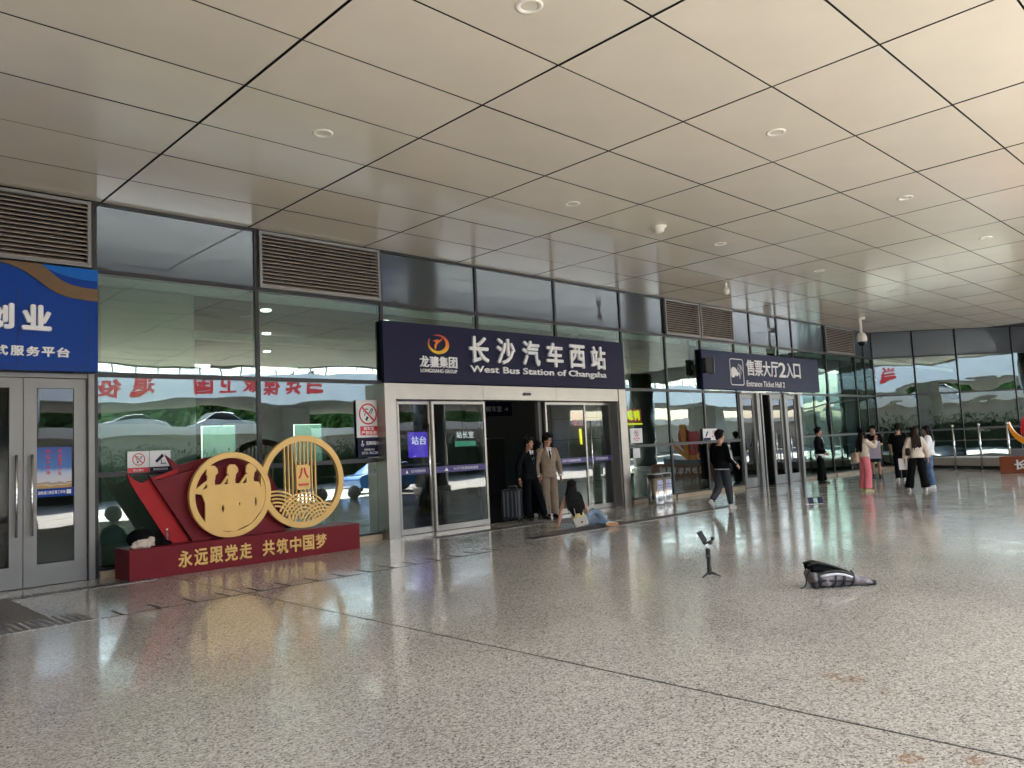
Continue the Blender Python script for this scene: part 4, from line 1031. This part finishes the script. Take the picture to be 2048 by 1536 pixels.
    # hair
    rnd = random.Random(seed); hb = MB()
    hb.ell(P(0, -.016, .040), (.088*k, .101*k, .104*k), hf, 16, 10)
    for i in range(46 if hair == 'short' else 26):
        a = rnd.uniform(0, 2*math.pi); z = rnd.uniform(.12, 1); r_ = math.sqrt(1-z*z); y = r_*math.sin(a)
        if y > .45 and z < .55: z = .62
        hb.ell(P(.082*r_*math.cos(a), -.008+.094*y, .038+.098*z), (.028*k, .030*k, .018*k if hair != 'short' else .030*k), hf, 8, 5)
    for s_ in (-1, 1): hb.ell(P(.072*s_, -.02, .0), (.014*k, .035*k, .045*k), hf, 8, 6)
    hb.ell(P(0, -.075, -.02), (.06*k, .028*k, .06*k), hf, 10, 6)
    if hair != 'short':
        L_ = hair_len; back = hf @ Vector((0, -1, 0)); gr = Vector((0, 0, -1)); bk = (J['waist']-J['neck']).normalized()
        dn = (bk*.75+gr*.25).normalized(); p0 = P(0, -.055, .03); p1 = P(0, -.085, -.08)
        rootb = J['neck']+fwd_ch*-.085*k
        pts = [p0, p1, lerp(p1, rootb, .7)] + [rootb+dn*L_*u*k+fwd_ch*-.025*k*math.sin(u*3) for u in (.25, .5, .75, 1)]
        hb.loft(pts, [(.075*k*hair_w**.3, .05*k), (.09*k*hair_w**.5, .055*k), (.095*k*hair_w, .048*k), (.10*k*hair_w, .045*k), (.095*k*hair_w, .04*k), (.08*k*hair_w, .033*k), (.05*k*hair_w, .018*k)], shv, 12)
        for i in range(14):                    # loose strands
            x = rnd.uniform(-.09, .09)*hair_w; e = rnd.uniform(.75, 1.06)
            q = [lerp(p1, rootb, .3)+shv*x*k*.9, rootb+shv*x*1.1*k+fwd_ch*-.02, rootb+dn*L_*.5*k+shv*(x*1.25)*k+fwd_ch*-.045*k, rootb+dn*L_*e*k+shv*(x*1.1+rnd.uniform(-.02, .02))*k+fwd_ch*-.03*k]
            hb.loft(q, [.013*k, .015*k, .012*k, .004*k], fwd_ch, 6)
        for s_ in (-1, 1): hb.loft([P(.07*s_, .01, .05), P(.085*s_, .0, -.04), P(.085*s_, -.02, -.14)], [(.018*k, .035*k), (.016*k, .035*k), (.012*k, .03*k)], hf @ Vector((1,0,0)), 8)
    remesh('hair', hb, M[hairm], t, .0105, 1, .004, 38, seed)
    # clothes
    if top:
        nm, mt_, sl, hem, ls = top; g = MB(); us = [-.9, -.6, -.35, 0, .45, 1.0, 1.6, 2.1, 2.55, 2.82]
        rad = {-.9: (.17, .125), -.6: (.168, .123), -.35: (.165, .12)}; tr = {u: (a, c) for u, a, c in TR}
        def rr_at(u):
            if u in rad: return rad[u]
            ks = sorted(tr); lo = max([x for x in ks if x <= u] or [ks[0]]); hi = min([x for x in ks if x >= u] or [ks[-1]])
            f_ = 0 if hi == lo else (u-lo)/(hi-lo); return (lerp(tr[lo][0], tr[hi][0], f_), lerp(tr[lo][1], tr[hi][1], f_))
        us = [u for u in us if u >= hem]+([hem] if hem not in us else []); us.sort()
        g.loft([tpt(u) for u in us], [((rr_at(u)[0]+.012+ls)*k, (rr_at(u)[1]+.012+ls)*k) for u in us[:-1]]+[(.098*k, .078*k)], [sv(u) for u in us], 18)
        for s_ in 'RL':
            A, E_, W_ = J['sh'+s_], J['el'+s_], J['wr'+s_]
            pts = [A+(J['neck']-A)*.45+Vector((0,0,-.02)), A+(J['neck']-A)*.12]; rs = [.06, .068]
            if sl > 0:
                for f_, r_ in ((.3, .062), (.6, .056), (.95, .054)):
                    if f_ <= sl: pts.append(lerp(A, E_, f_)); rs.append(r_)
                for f_, r_ in ((.15, .054), (.5, .049), (.95, .042)):
                    if 1+f_ <= sl: pts.append(lerp(E_, W_, f_)); rs.append(r_)
                if sl > 1.6: pts.append(lerp(E_, W_, sl-1)); rs.append(.043)
            else: pts = pts[:1]; rs = rs[:1]
            if len(pts) > 1: g.loft(pts, [(r_+ls*.7)*k for r_ in rs], fwd_ch, 12)
        remesh(nm, g, M[mt_], t, .0125, 3, .006, 11, seed)
    if bottom:
        nm, mt_, ln, hr, ls = bottom; g = MB(); us = [-.35, 0, .45, .75]
        tr = {u: (a, c) for u, a, c in TR}; tr.setdefault(.45, (.149, .103)); tr[.75] = (.145, .10) if not female else (.132, .092)
        g.loft([tpt(u) for u in us], [((tr[u][0]+.008)*k, (tr[u][1]+.010)*k) for u in us], [sv(u) for u in us], 18)
        for s_ in 'RL':
            Hh, K_, A_ = J['hip'+s_], J['kn'+s_], J['an'+s_]
            pts = [Hh+(J['pelvis']-Hh)*.2+Vector((0,0,.02)), Hh+(K_-Hh)*.12, lerp(Hh, K_, .45), lerp(Hh, K_, .9)]; rs = [.085, .097, .088+ls*.5, .068+ls]
            if ln > 1:
                pts += [lerp(K_, A_, .2), lerp(K_, A_, .55), lerp(K_, A_, min(1.03, ln-1))]; rs += [.066+ls, lerp(.066+ls, hr, .5), hr]
            g.loft(pts, [r_*k for r_ in rs], hipv, 14)
        remesh(nm, g, M[mt_], t, .0125, 3, .007, 9, seed+5)
    # shoes
    for s_, sg in (('R', 1), ('L', -1)):
        A_, K_ = J['an'+s_], J['kn'+s_]; fdv = Vector((splay*sg, 1, 0)).normalized(); dz = Vector((0,0,1))
        if footdir and s_ in footdir: fdv, dz = Vector(footdir[s_][0]).normalized(), Vector(footdir[s_][1]).normalized()
        base = A_-dz*.085*k; side = fdv.cross(dz)
        Q = lambda f_, z: base+fdv*f_*k+dz*z*k
        sh_ = MB().loft([Q(-.075, .05), Q(-.065, .05), Q(-.01, .052), Q(.05, .046), Q(.11, .036), Q(.155, .030), Q(.175, .028)], [(r1*k, r2*k) for r1, r2 in ((.018, .02), (.032, .038), (.036, .042), (.040, .036), (.043, .026), (.034, .02), (.012, .01))], side, 12)
        sh_.loft([A_+(K_-A_).normalized()*.05*k, A_, base+dz*.05*k], [.036*k, .04*k, .04*k], side, 10)
        so_ = remesh('shoe', sh_, M[shoes], t, .009, 2)
        sm = MB().loft([Q(-.078, .010), Q(-.06, .010), Q(0, .010), Q(.06, .010), Q(.12, .010), Q(.16, .012), Q(.18, .015)], [(r1*k, .010*k) for r1 in (.014, .033, .036, .042, .045, .034, .012)], side, 12)
        sm.build('sole', M['gumsole' if shoes in ('tshoe',) else ('rubber' if shoes == 'kshoe' else 'wshoe')], t, True)
    t['k'] = k
    def front(x, z, off=.0):                  # a point on the front of the chest, for pieces of dress
        u = 1+(z*k-J['waist'].z)/(J['chest'].z-J['waist'].z) if z*k < J['chest'].z else 2+(z*k-J['chest'].z)/(J['neck'].z-J['chest'].z)
        u = max(-.5, min(2.8, u)); ks = sorted(x_[0] for x_ in TR); lo = max(x_ for x_ in ks if x_ <= u); hi = min(x_ for x_ in ks if x_ >= u); d_ = {a: (p_, q_) for a, p_, q_ in TR}
        f_ = 0 if hi == lo else (u-lo)/(hi-lo); rx, ry = lerp(d_[lo][0], d_[hi][0], f_)+.012+top[4], lerp(d_[lo][1], d_[hi][1], f_)+.012+top[4]
        c = tpt(u); return Vector((c.x+x*k, c.y+ry*k*math.sqrt(max(.05, 1-(x/rx)**2))+off, z*k))
    return t, J, front, P
def patch(name, mt_, parent, front, outline, th=.006, off=.0):
    """thin piece of cloth lying on the chest: outline of (x, z) rows: [(xl, xr, z), ...]"""
    v = []; f = []; n = 4
    for xl, xr, z in outline:
        for o_ in (off+th, off-.01):
            for i in range(n+1): v.append(tuple(front(lerp(xl, xr, i/n), z, o_)))
    m_ = 2*(n+1)
    for r_ in range(len(outline)-1):
        a = r_*m_; c = a+m_
        for i in range(n):
            f.append((a+i+1, a+i, c+i, c+i+1)); f.append((a+n+1+i, a+n+2+i, c+n+2+i, c+n+1+i))
        f.append((a, a+n+1, c+n+1, c)); f.append((a+n, c+n, c+2*n+1, a+2*n+1))
    f.append(tuple(range(n+1))+tuple(reversed(range(n+1, m_)))); e = (len(outline)-1)*m_; f.append(tuple(e+i for i in reversed(range(n+1)))+tuple(e+i for i in range(n+1, m_)))
    me = bpy.data.meshes.new(name); me.from_pydata(v, [], f); me.materials.append(M[mt_]); return link(bpy.data.objects.new(name, me), parent)
def suit(t, front, jm, tie):
    patch('shirt', 'shirt', t, front, [(-.058, .058, 1.475), (-.052, .052, 1.40), (-.034, .034, 1.30), (-.006, .006, 1.20)], .004)
    patch('tie', tie, t, front, [(-.016, .016, 1.455), (-.013, .013, 1.43), (-.022, .022, 1.30), (-.005, .005, 1.215)], .010)
    for s_ in (-1, 1): patch('lapel', jm, t, front, [tuple(sorted((s_*.055, s_*.075)))+(1.465,), tuple(sorted((s_*.048, s_*.112)))+(1.38,), tuple(sorted((s_*.028, s_*.075)))+(1.28,), tuple(sorted((s_*.0, s_*.015)))+(1.185,)], .011)

# beige suit man in the open doorway
t, J, fr, P = person('man in beige double breasted suit standing in the open entrance', (13.0, 12.3), 158, 1.90, dict(
    elL=(-.26, -.02, 1.13), wrL=(-.255, .05, .87), elR=(.26, -.02, 1.13), wrR=(.255, .06, .87), anR=(.11, -.02, .085), anL=(-.10, .02, .085)), look=-38, nod=14,
    top=('jacket', 'suitb', 1.9, -.9, .008), bottom=('trousers', 'suitb', 1.98, .085, .02), shoes='kshoe', seed=2)
suit(t, fr, 'suitb', 'blackc')
for x in (-.055, .055):
    for z in (1.16, 1.06, .96):
        MB().ell(fr(x, z, .004), (.011, .006, .011), None, 8, 6).build('button', M['rubber'], t, True)
for s_ in 'LR':
    d = (J['wr'+s_]-J['el'+s_]).normalized(); MB().loft([J['wr'+s_]-d*.05, J['wr'+s_]+d*.005], [.045, .043], (0, 1, 0), 12).build('cuff', M['shirt'], t, True)
# black suit man with the suitcase
t, J, fr, P = person('man in black suit and tie standing beside a dark suitcase', (12.55, 12.45), 140, 1.84, dict(
    elL=(-.27, -.03, 1.14), wrL=(-.20, .10, .94), elR=(.27, -.06, 1.14), wrR=(.28, -.02, .87), knR=(.09, .0, .5), anR=(.06, -.06, .085), knL=(-.15, .12, .50), anL=(-.24, .14, .085)), look=-22,
    top=('jacket', 'suitk', 1.92, -.9, .010), bottom=('trousers', 'suitk', 1.98, .075, .012), shoes='kshoe', seed=3)
suit(t, fr, 'suitk', 'blackc')
# someone in black, mostly hidden behind the beige suit
person('person in black track suit with white side stripe half hidden behind the beige suit', (13.15, 12.78), 20, 1.74, None, look=10, hair='short', top=('jacket', 'blackc', 1.9, -.6, .03), bottom=('trousers', 'blackc', 1.98, .08, .02), shoes='wshoe', seed=4)
# suitcase
t = thing('suitcase', 'dark hard shell suitcase standing left of the man in black suit', 'suitcase', (12.12, 12.62, 0), R(-62))
MB().box(-.22, .22, -.14, .14, .07, .72).build('shell', M['case'], t, bevel=.04)
for x in (-.14, -.05, .05, .14): MB().box(x-.012, x+.012, -.148, -.138, .12, .67).build('rib', M['grey'], t)
for x, y in ((-.17, -.1), (.17, -.1), (-.17, .1), (.17, .1)): MB().lathe([(.01, -.015), (.035, -.015), (.035, .015), (.01, .015)], (x, y, .036), 14, 'y').build('wheel', M['rubber'], t)
MB().tube([(-.09, .1, .70), (-.09, .1, .78), (.09, .1, .78), (.09, .1, .70)], .012).build('handle', M['alu'], t, True)
# woman sitting on the floor
t, J, fr, P = person('woman with long black hair sitting on the floor in yellow top and jeans', (11.75, 10.35), 0, 1.66, dict(
    pelvis=(0, 0, .13), waist=(-.03, -.01, .29), chest=(-.08, .02, .48), neck=(-.11, .04, .67), head=(-.115, .075, .835),
    shL=(-.265, .03, .605), elL=(-.38, -.05, .34), wrL=(-.44, -.10, .06), shR=(.045, .06, .605), elR=(.16, .06, .38), wrR=(.21, .12, .20),
    hipL=(-.05, -.06, .12), hipR=(.06, .07, .14), knL=(.36, -.02, .13), anL=(.60, -.20, .07), knR=(.36, .24, .32), anR=(.58, .14, .09)), look=12, nod=-4, female=True, hair='long', hair_len=.46, hair_w=1.75,
    top=('top', 'yellow', 0, .3, .006), bottom=('jeans', 'jeans', 1.9, .066, .012), shoes='tshoe' if False else 'wshoe', seed=5, handdir={'L': (-.95, .1, -.12)}, curl=.1,
    footdir={'L': ((.97, .05, .05), (.0, .95, .25)), 'R': ((.9, .25, -.05), (0, .5, .8))})
for o in list(t.children):
    if o.name.startswith('sole'): o.data.materials[0] = M['gumsole']
h = thing('handbag', 'small white leather bag hanging at the hip of the sitting woman', 'bag', (11.62, 10.16, .05), R(SCR-8))
MB().box(-.13, .13, -.035, .035, .0, .17).build('body', M['bagw'], h, bevel=.02).rotation_euler = (0, R(-14), 0); MB().prism([(-.132, .07), (.132, .07), (.13, .18), (-.13, .18)], -.045, -.036).build('flap', M['bagw'], h).rotation_euler = (0, R(-14), 0)
MB().box(-.02, .02, -.052, -.045, .06, .10).build('clasp', M['chrome'], h); MB().tube([(-.12, .03, .17), (-.16, .10, .38), (-.2, .13, .55)], .006).build('strap', M['bagw'], h)
# man walking
t, J, fr, P = person('man walking in black track jacket with white sleeve stripes', (16.0, 9.66), 52, 1.78, dict(
    knR=(.08, .08, .50), anR=(.07, .14, .085), knL=(-.08, -.05, .48), anL=(-.08, -.34, .20), elR=(.25, -.02, 1.13), wrR=(.28, .16, .98), elL=(-.24, .02, 1.14), wrL=(-.22, .12, .92)), look=18,
    top=('track_jacket', 'blackc', 1.92, -.35, .035), bottom=('trousers', 'greyc', 1.95, .06, .022), shoes='gshoe', seed=6, footdir={'L': ((0, .72, -.7), (0, .7, .72)), 'R': ((.05, 1, 0), (0, 0, 1))})
A, E_, W_ = J['shR'], J['elR'], J['wrR']
for q in (-.022, .0, .022):
    o_ = Vector((.058, q-.01, 0)); MB().loft([A+Vector((.04, q, .045)), A+o_+Vector((.022, 0, 0)), lerp(A, E_, .5)+o_+Vector((.02, 0, 0)), E_+o_+Vector((.012, 0, 0)), lerp(E_, W_, .5)+o_+Vector((.005, 0, 0)), lerp(E_, W_, .9)+o_+Vector((-.005, 0, 0))], [.008]*6, (0, 1, 0), 6).build('sleeve_stripe', M['shirt'], t, True)
MB().loft([J['pelvis']+Vector((0, 0, -.05)), J['pelvis']+Vector((0, 0, .0))], [(.185, .145), (.19, .15)], (1, 0, 0), 18).build('shirt_hem', M['shirt'], t, True)
# man standing right of ticket hall doors
t, J, fr, P = person('man in black jacket with white shirt hem, hands clasped, beside ticket hall doors', (24.75, 11.35), 118, 1.80, dict(
    elR=(.25, -.02, 1.13), wrR=(.07, .17, .95), elL=(-.25, -.02, 1.13), wrL=(-.06, .18, .94), anL=(-.09, .06, .085)), look=-22, nod=-6,
    top=('jacket', 'blackc', 1.9, -.05, .03), bottom=('trousers', 'blackc', 1.98, .10, .03), shoes='kshoe', seed=7, handdir={'R': (-.6, .4, -.5), 'L': (.6, .4, -.5)})
MB().loft([J['pelvis']+Vector((0, 0, -.13)), J['pelvis']+Vector((0, 0, .02))], [(.185, .148), (.185, .145)], (1, 0, 0), 18).build('shirt_hem', M['shirt'], t, True)
patch('shirt', 'shirt', t, fr, [(-.035, .035, 1.45), (-.03, .03, 1.38), (-.01, .02, 1.27)], .006)
# woman in pink trousers taking a picture
t, J, fr, P = person('woman in cream top and pink trousers holding up a phone', (21.45, 8.62), 78, 1.66, dict(
    elR=(.20, .20, 1.23), wrR=(.06, .38, 1.42), elL=(-.18, .22, 1.24), wrL=(-.03, .40, 1.40)), look=-6, female=True, hair='long', hair_len=.36,
    top=('sweater', 'cream', 1.9, .3, .022), bottom=('trousers', 'pink', 1.98, .115, .03), shoes='yshoe', seed=8, handdir={'R': (-.2, .25, .95), 'L': (.2, .25, .95)}, curl=.8)
p = t.matrix_basis @ Vector((.02*.95, .41*.95, 1.47*.95))
ph = thing('phone', 'black phone held up by the woman in pink trousers', 'phone', tuple(p), R(SCR-78)); MB().box(-.075, .075, -.004, .006, -.037, .037).build('case', M['rubber'], ph, bevel=.004); MB().box(-.07, .07, -.006, -.0045, -.033, .033).build('screen', M['carglass'], ph); MB().box(.045, .065, .0065, .009, .01, .028).build('camera_bump', M['grey'], ph)
p = t.matrix_basis @ Vector((-.10, -.19, .92)); bg_ = thing('backpack', 'small tan leather backpack on the woman in pink trousers', 'bag', tuple(p), R(SCR-78))
MB().box(-.12, .12, -.06, .06, -.15, .13).build('body', M['bagt'], bg_, bevel=.045); MB().box(-.08, .08, -.09, -.061, -.12, .0).build('pocket', M['bagt'], bg_, bevel=.012)
for x in (-.08, .08): MB().tube([(x, .05, .1), (x, .12, .32), (x*1.1, .14, .44)], .012).build('strap', M['bagt'], bg_, True)
# man with a lilac card behind her
t, J, fr, P = person('man in dark shorts holding a lilac card behind the woman in pink', (27.42, 10.64), -150, 1.78, dict(
    elR=(.24, .10, 1.14), wrR=(.10, .26, 1.10), elL=(-.24, .10, 1.14), wrL=(-.10, .26, 1.10)), look=20, nod=10,
    top=('shirt', 'blackc', .95, -.35, .03), bottom=('shorts', 'greyc', .9, .1, .03), shoes='kshoe', seed=9)
p = t.matrix_basis @ Vector((.0, .33, .98)); cd_ = thing('card', 'lilac card held by the man in dark shorts', 'card', tuple(p), R(SCR+150)); MB().box(-.21, .21, -.003, .003, -.30, .28).build('sheet', M['lilac'], cd_)
# the group of three
t, J, fr, P = person('person in black T-shirt and trousers seen from behind in the group of three', (25.9, 9.3), 20, 1.78, dict(elL=(-.25, .03, 1.14), wrL=(-.22, .15, .95)), look=8,
    top=('t_shirt', 'blackc', .95, -.35, .03), bottom=('trousers', 'blackc', 1.98, .085, .02), shoes='wshoe', seed=10)
t, J, fr, P = person('woman in cream sweater and wide black trousers seen from behind holding a paper', (21.75, 7.40), 14, 1.64, dict(
    hipL=(-.09, 0, .92), knL=(-.17, .02, .50), anL=(-.26, -.02, .085), knR=(.12, .02, .5), anR=(.17, .0, .085), elL=(-.27, -.02, 1.14), wrL=(-.29, .05, .88), elR=(.26, .0, 1.13), wrR=(.30, .05, .90)), look=12, female=True, hair='long', hairm='hairb', hair_len=.34,
    top=('sweater', 'cream', 1.92, -.2, .035), bottom=('trousers', 'blackc', 1.98, .12, .035), shoes='wshoe', seed=11)
p = t.matrix_basis @ Vector((-.31, .10, .70)); pp = thing('paper', 'white sheet of paper in hand of the woman in cream sweater', 'paper', tuple(p), R(SCR-25)); MB().quadbox([(-.10, -.001, -.14), (.11, -.001, -.15), (.11, .001, -.15), (-.10, .001, -.14), (-.11, -.001, .15), (.10, -.001, .14), (.10, .001, .14), (-.11, .001, .15)]).build('sheet', M['paper'], pp)
p = t.matrix_basis @ Vector((-.22, -.02, 1.02)); hb_ = thing('handbag', 'small dark brown bag at the side of the woman in cream sweater', 'bag', tuple(p), R(SCR-14)); MB().box(-.05, .05, -.11, .11, -.10, .10).build('body', M['hairb'], hb_, bevel=.03); MB().tube([(0, 0, .09), (.08, .02, .28), (.16, .02, .40)], .007).build('strap', M['hairb'], hb_, True)
t, J, fr, P = person('woman in white blouse and blue jeans turned towards the others', (22.75, 7.42), -62, 1.66, dict(elL=(-.22, .08, 1.13), wrL=(-.15, .22, .98), elR=(.23, .02, 1.12), wrR=(.24, .10, .9)), look=-8, nod=8, female=True, hair='long', hair_len=.25,
    top=('blouse', 'shirt', 1.9, .0, .045), bottom=('jeans', 'jeansd', 1.98, .095, .02), shoes='wshoe', seed=12)

# ------------------------------------------------------------------ things lying about
t = thing('camera_gimbal', 'black handheld camera stabiliser standing on a mini tripod', 'gimbal', (8.05, 5.12, 0), R(SCR))
for a in (100, 215, 335): MB().loft([(0, 0, .055), (.05*math.cos(R(a)), .05*math.sin(R(a)), .045), (.125*math.cos(R(a)), .125*math.sin(R(a)), .012)], [(.016, .012), (.014, .010), (.009, .008)], (0, 0, 1), 8).build('tripod_leg', M['rubber'], t, True)
MB().lathe([(.02, .03), (.028, .04), (.028, .10), (.023, .115), (.022, .20), (.025, .21), (.026, .29), (.030, .30), (.031, .325), (.012, .33)], n=20).build('grip', M['rubber'], t, True)
MB().box(-.035, -.024, -.015, .015, .22, .285).build('button_panel', M['grey'], t); MB().box(-.02, .02, -.029, -.024, .235, .265).build('grip_screen', M['carglass'], t)
MB().tube([(0, 0, .32), (-.025, 0, .365), (-.035, 0, .39)], .014).build('roll_arm', M['chrome'], t, True)
MB().lathe([(.004, -.025), (.026, -.024), (.026, .024), (.004, .025)], (-.035, 0, .405), 18, 'y').build('roll_motor', M['rubber'], t, True)
MB().bar((-.03, 0, .405), (.03, 0, .40), .03, .022).bar((.03, 0, .40), (.065, -.0, .44), .022, .02).build('tilt_arm', M['rubber'], t)
MB().lathe([(.004, -.022), (.024, -.02), (.024, .02), (.004, .022)], (.03, 0, .40), 18, 'y').build('tilt_motor', M['rubber'], t, True); MB().lathe([(.004, -.02), (.02, -.018), (.02, .018), (.004, .02)], (.062, 0, .445), 16, 'y').build('pan_motor', M['rubber'], t, True)
MB().bar((-.035, -.012, .415), (-.092, -.012, .53), .04, .06).build('camera_plate', M['rubber'], t); MB().bar((-.052, .016, .435), (-.092, .016, .528), .03, .02).build('clamp', M['grey'], t)
t = thing('backpack', 'grey and black travel backpack lying on the polished floor', 'backpack', (8.22, 3.72, 0), R(SCR))
sec_ = [(-.27, .095, .13, .085), (-.25, .100, .15, .095), (-.12, .095, .155, .092), (.03, .088, .15, .086), (.16, .075, .135, .072), (.24, .05, .10, .046), (.27, .04, .06, .03)]
g = MB().loft([(x, 0, z) for x, z, _, _ in sec_], [(ry, rz_) for _, _, ry, rz_ in sec_], (0, 1, 0), 16)
remesh('main_body', g, M['packg'], t, .012, 2, .010, 9, 3)
g = MB().loft([(-.27, .0, .20), (-.2, .0, .198), (-.02, .0, .16), (.13, .0, .12)], [(.135, .055), (.14, .062), (.125, .05), (.08, .03)], (0, 1, 0), 14); remesh('back_panel', g, M['blackc'], t, .012, 2, .006, 9, 4)
for q in (-.075, .085): MB().loft([(-.29, q, .235), (-.2, q-.01, .262), (-.05, q-.012, .222), (.1, q, .165), (.18, q*.8, .11)], [(.026, .010)]*5, (0, 1, 0), 10).build('shoulder_strap', M['rubber'], t, True)
MB().loft([(-.28, -.09, .20), (-.325, -.10, .13), (-.33, -.09, .06), (-.355, -.10, .02), (-.40, -.11, .012)], [(.014, .005)]*5, (0, 1, 0), 8).build('loose_strap', M['rubber'], t, True)
def around(x, a0, a1, e=.008):              # points on the flank of the pack
    for (xa, za, ya, ra), (xb, zb, yb, rb) in zip(sec_, sec_[1:]):
        if xa <= x <= xb: f_ = (x-xa)/(xb-xa); z_, y_, r_ = lerp(za, zb, f_), lerp(ya, yb, f_), lerp(ra, rb, f_); break
    return [(x+.03*k/7, -(y_+e)*math.cos(R(lerp(a0, a1, k/7))), z_+(r_+e)*math.sin(R(lerp(a0, a1, k/7)))) for k in range(8)]
for x, w_ in ((-.22, .018), (-.06, .012), (.03, .018), (.13, .014)): MB().loft(around(x, -70, 62), [(w_, .005)]*8, (1, 0, 0), 8).build('compression_strap', M['rubber'], t, True)
for a_, mt__ in ((34, 'rubber'), (16, 'plate'), (-8, 'rubber')):
    q_ = [around(x, a_, a_, .004)[0] for x in (-.2, -.14, -.08, -.02, .05, .1, .15)]
    MB().loft([(x, y, z+.03*math.sin((x+.2)/.35*3.14)*(a_ > 0)) for x, y, z in q_], [(.006, .012)]*7, (0, 1, 0), 8).build('piping', M[mt__], t, True)
g = MB().ell((-.13, -.10, .07), (.075, .07, .06)).ell((.08, -.09, .06), (.07, .05, .045)); remesh('flank_pocket', g, M['packg'], t, .01, 2, .008, 14, 8)
g = MB().loft([(.2, -.03, .06), (.3, -.05, .045), (.36, -.05, .03)], [(.08, .055), (.075, .04), (.05, .026)], (0, 1, 0), 12); remesh('side_pocket', g, M['packg'], t, .01, 2, .008, 12, 5)
MB().box(.33, .40, -.1, .0, .004, .055).build('belt_pad', M['rubber'], t, bevel=.012); MB().box(-.27, -.22, -.15, -.05, .002, .06).build('buckle', M['rubber'], t, bevel=.012); MB().tube([(.14, -.02, .12), (.17, -.02, .15), (.2, -.02, .1)], .012).build('grab_handle', M['rubber'], t, True)
t = thing('phone_stand', 'pair of small screens propped on a white sheet on the floor', 'phone stand', (17.6, 8.26, 0), R(SCR))
MB().box(-.22, .16, -.06, .05, .001, .006).build('sheet', M['paper'], t)
for x in (-.10, .12):
    MB().quadbox([(x-.06, -.02, .006), (x+.06, -.02, .006), (x+.06, 0, .006), (x-.06, 0, .006), (x-.06, .05, .15), (x+.06, .05, .15), (x+.06, .07, .15), (x-.06, .07, .15)]).build('frame', M['rubber'], t)
    MB().quadbox([(x-.042, -.017, .022), (x+.042, -.017, .022), (x+.042, -.012, .022), (x-.042, -.012, .022), (x-.042, .038, .135), (x+.042, .038, .135), (x+.042, .043, .135), (x-.042, .043, .135)]).build('screen', M['navy2'], t)
MB().bar((-.04, .055, .142), (.06, .055, .142), .012, .012).build('link_bar', M['rubber'], t)
# belongings on the left end of the board
t = thing('bag', 'black bag slumped on the left end of the maroon display board', 'bag', (4.12, 12.2, .44))
g = MB().ell((0, 0, .12), (.19, .17, .15)).ell((.18, .02, .06), (.2, .13, .07)).ell((.34, .0, .02), (.12, .08, .035)); remesh('body', g, M['blackc'], t, .014, 2, .02, 8, 6); MB().tube([(-.05, -.05, .24), (.0, -.1, .29), (.08, -.05, .25)], .010).build('handle', M['rubber'], t, True)
t = thing('cloth', 'crumpled cream cloth in front of the black bag on the display board', 'cloth', (4.1, 12.02, .44))
g = MB().ell((0, 0, .05), (.17, .08, .07)).ell((.08, 0, .09), (.09, .07, .05)).ell((-.09, .0, .03), (.1, .07, .04)); remesh('fabric', g, M['cream'], t, .012, 2, .03, 14, 7)
t = thing('water_bottle', 'small clear plastic water bottle behind the black bag', 'bottle', (4.52, 12.24, .44))
MB().lathe([(.03, 0), (.033, .01), (.033, .14), (.028, .165), (.013, .195), (.013, .205)], n=18).build('bottle', M['bottle'], t, True); MB().lathe([(.015, .205), (.015, .225), (.01, .226)], n=14).build('cap', M['plate'], t)
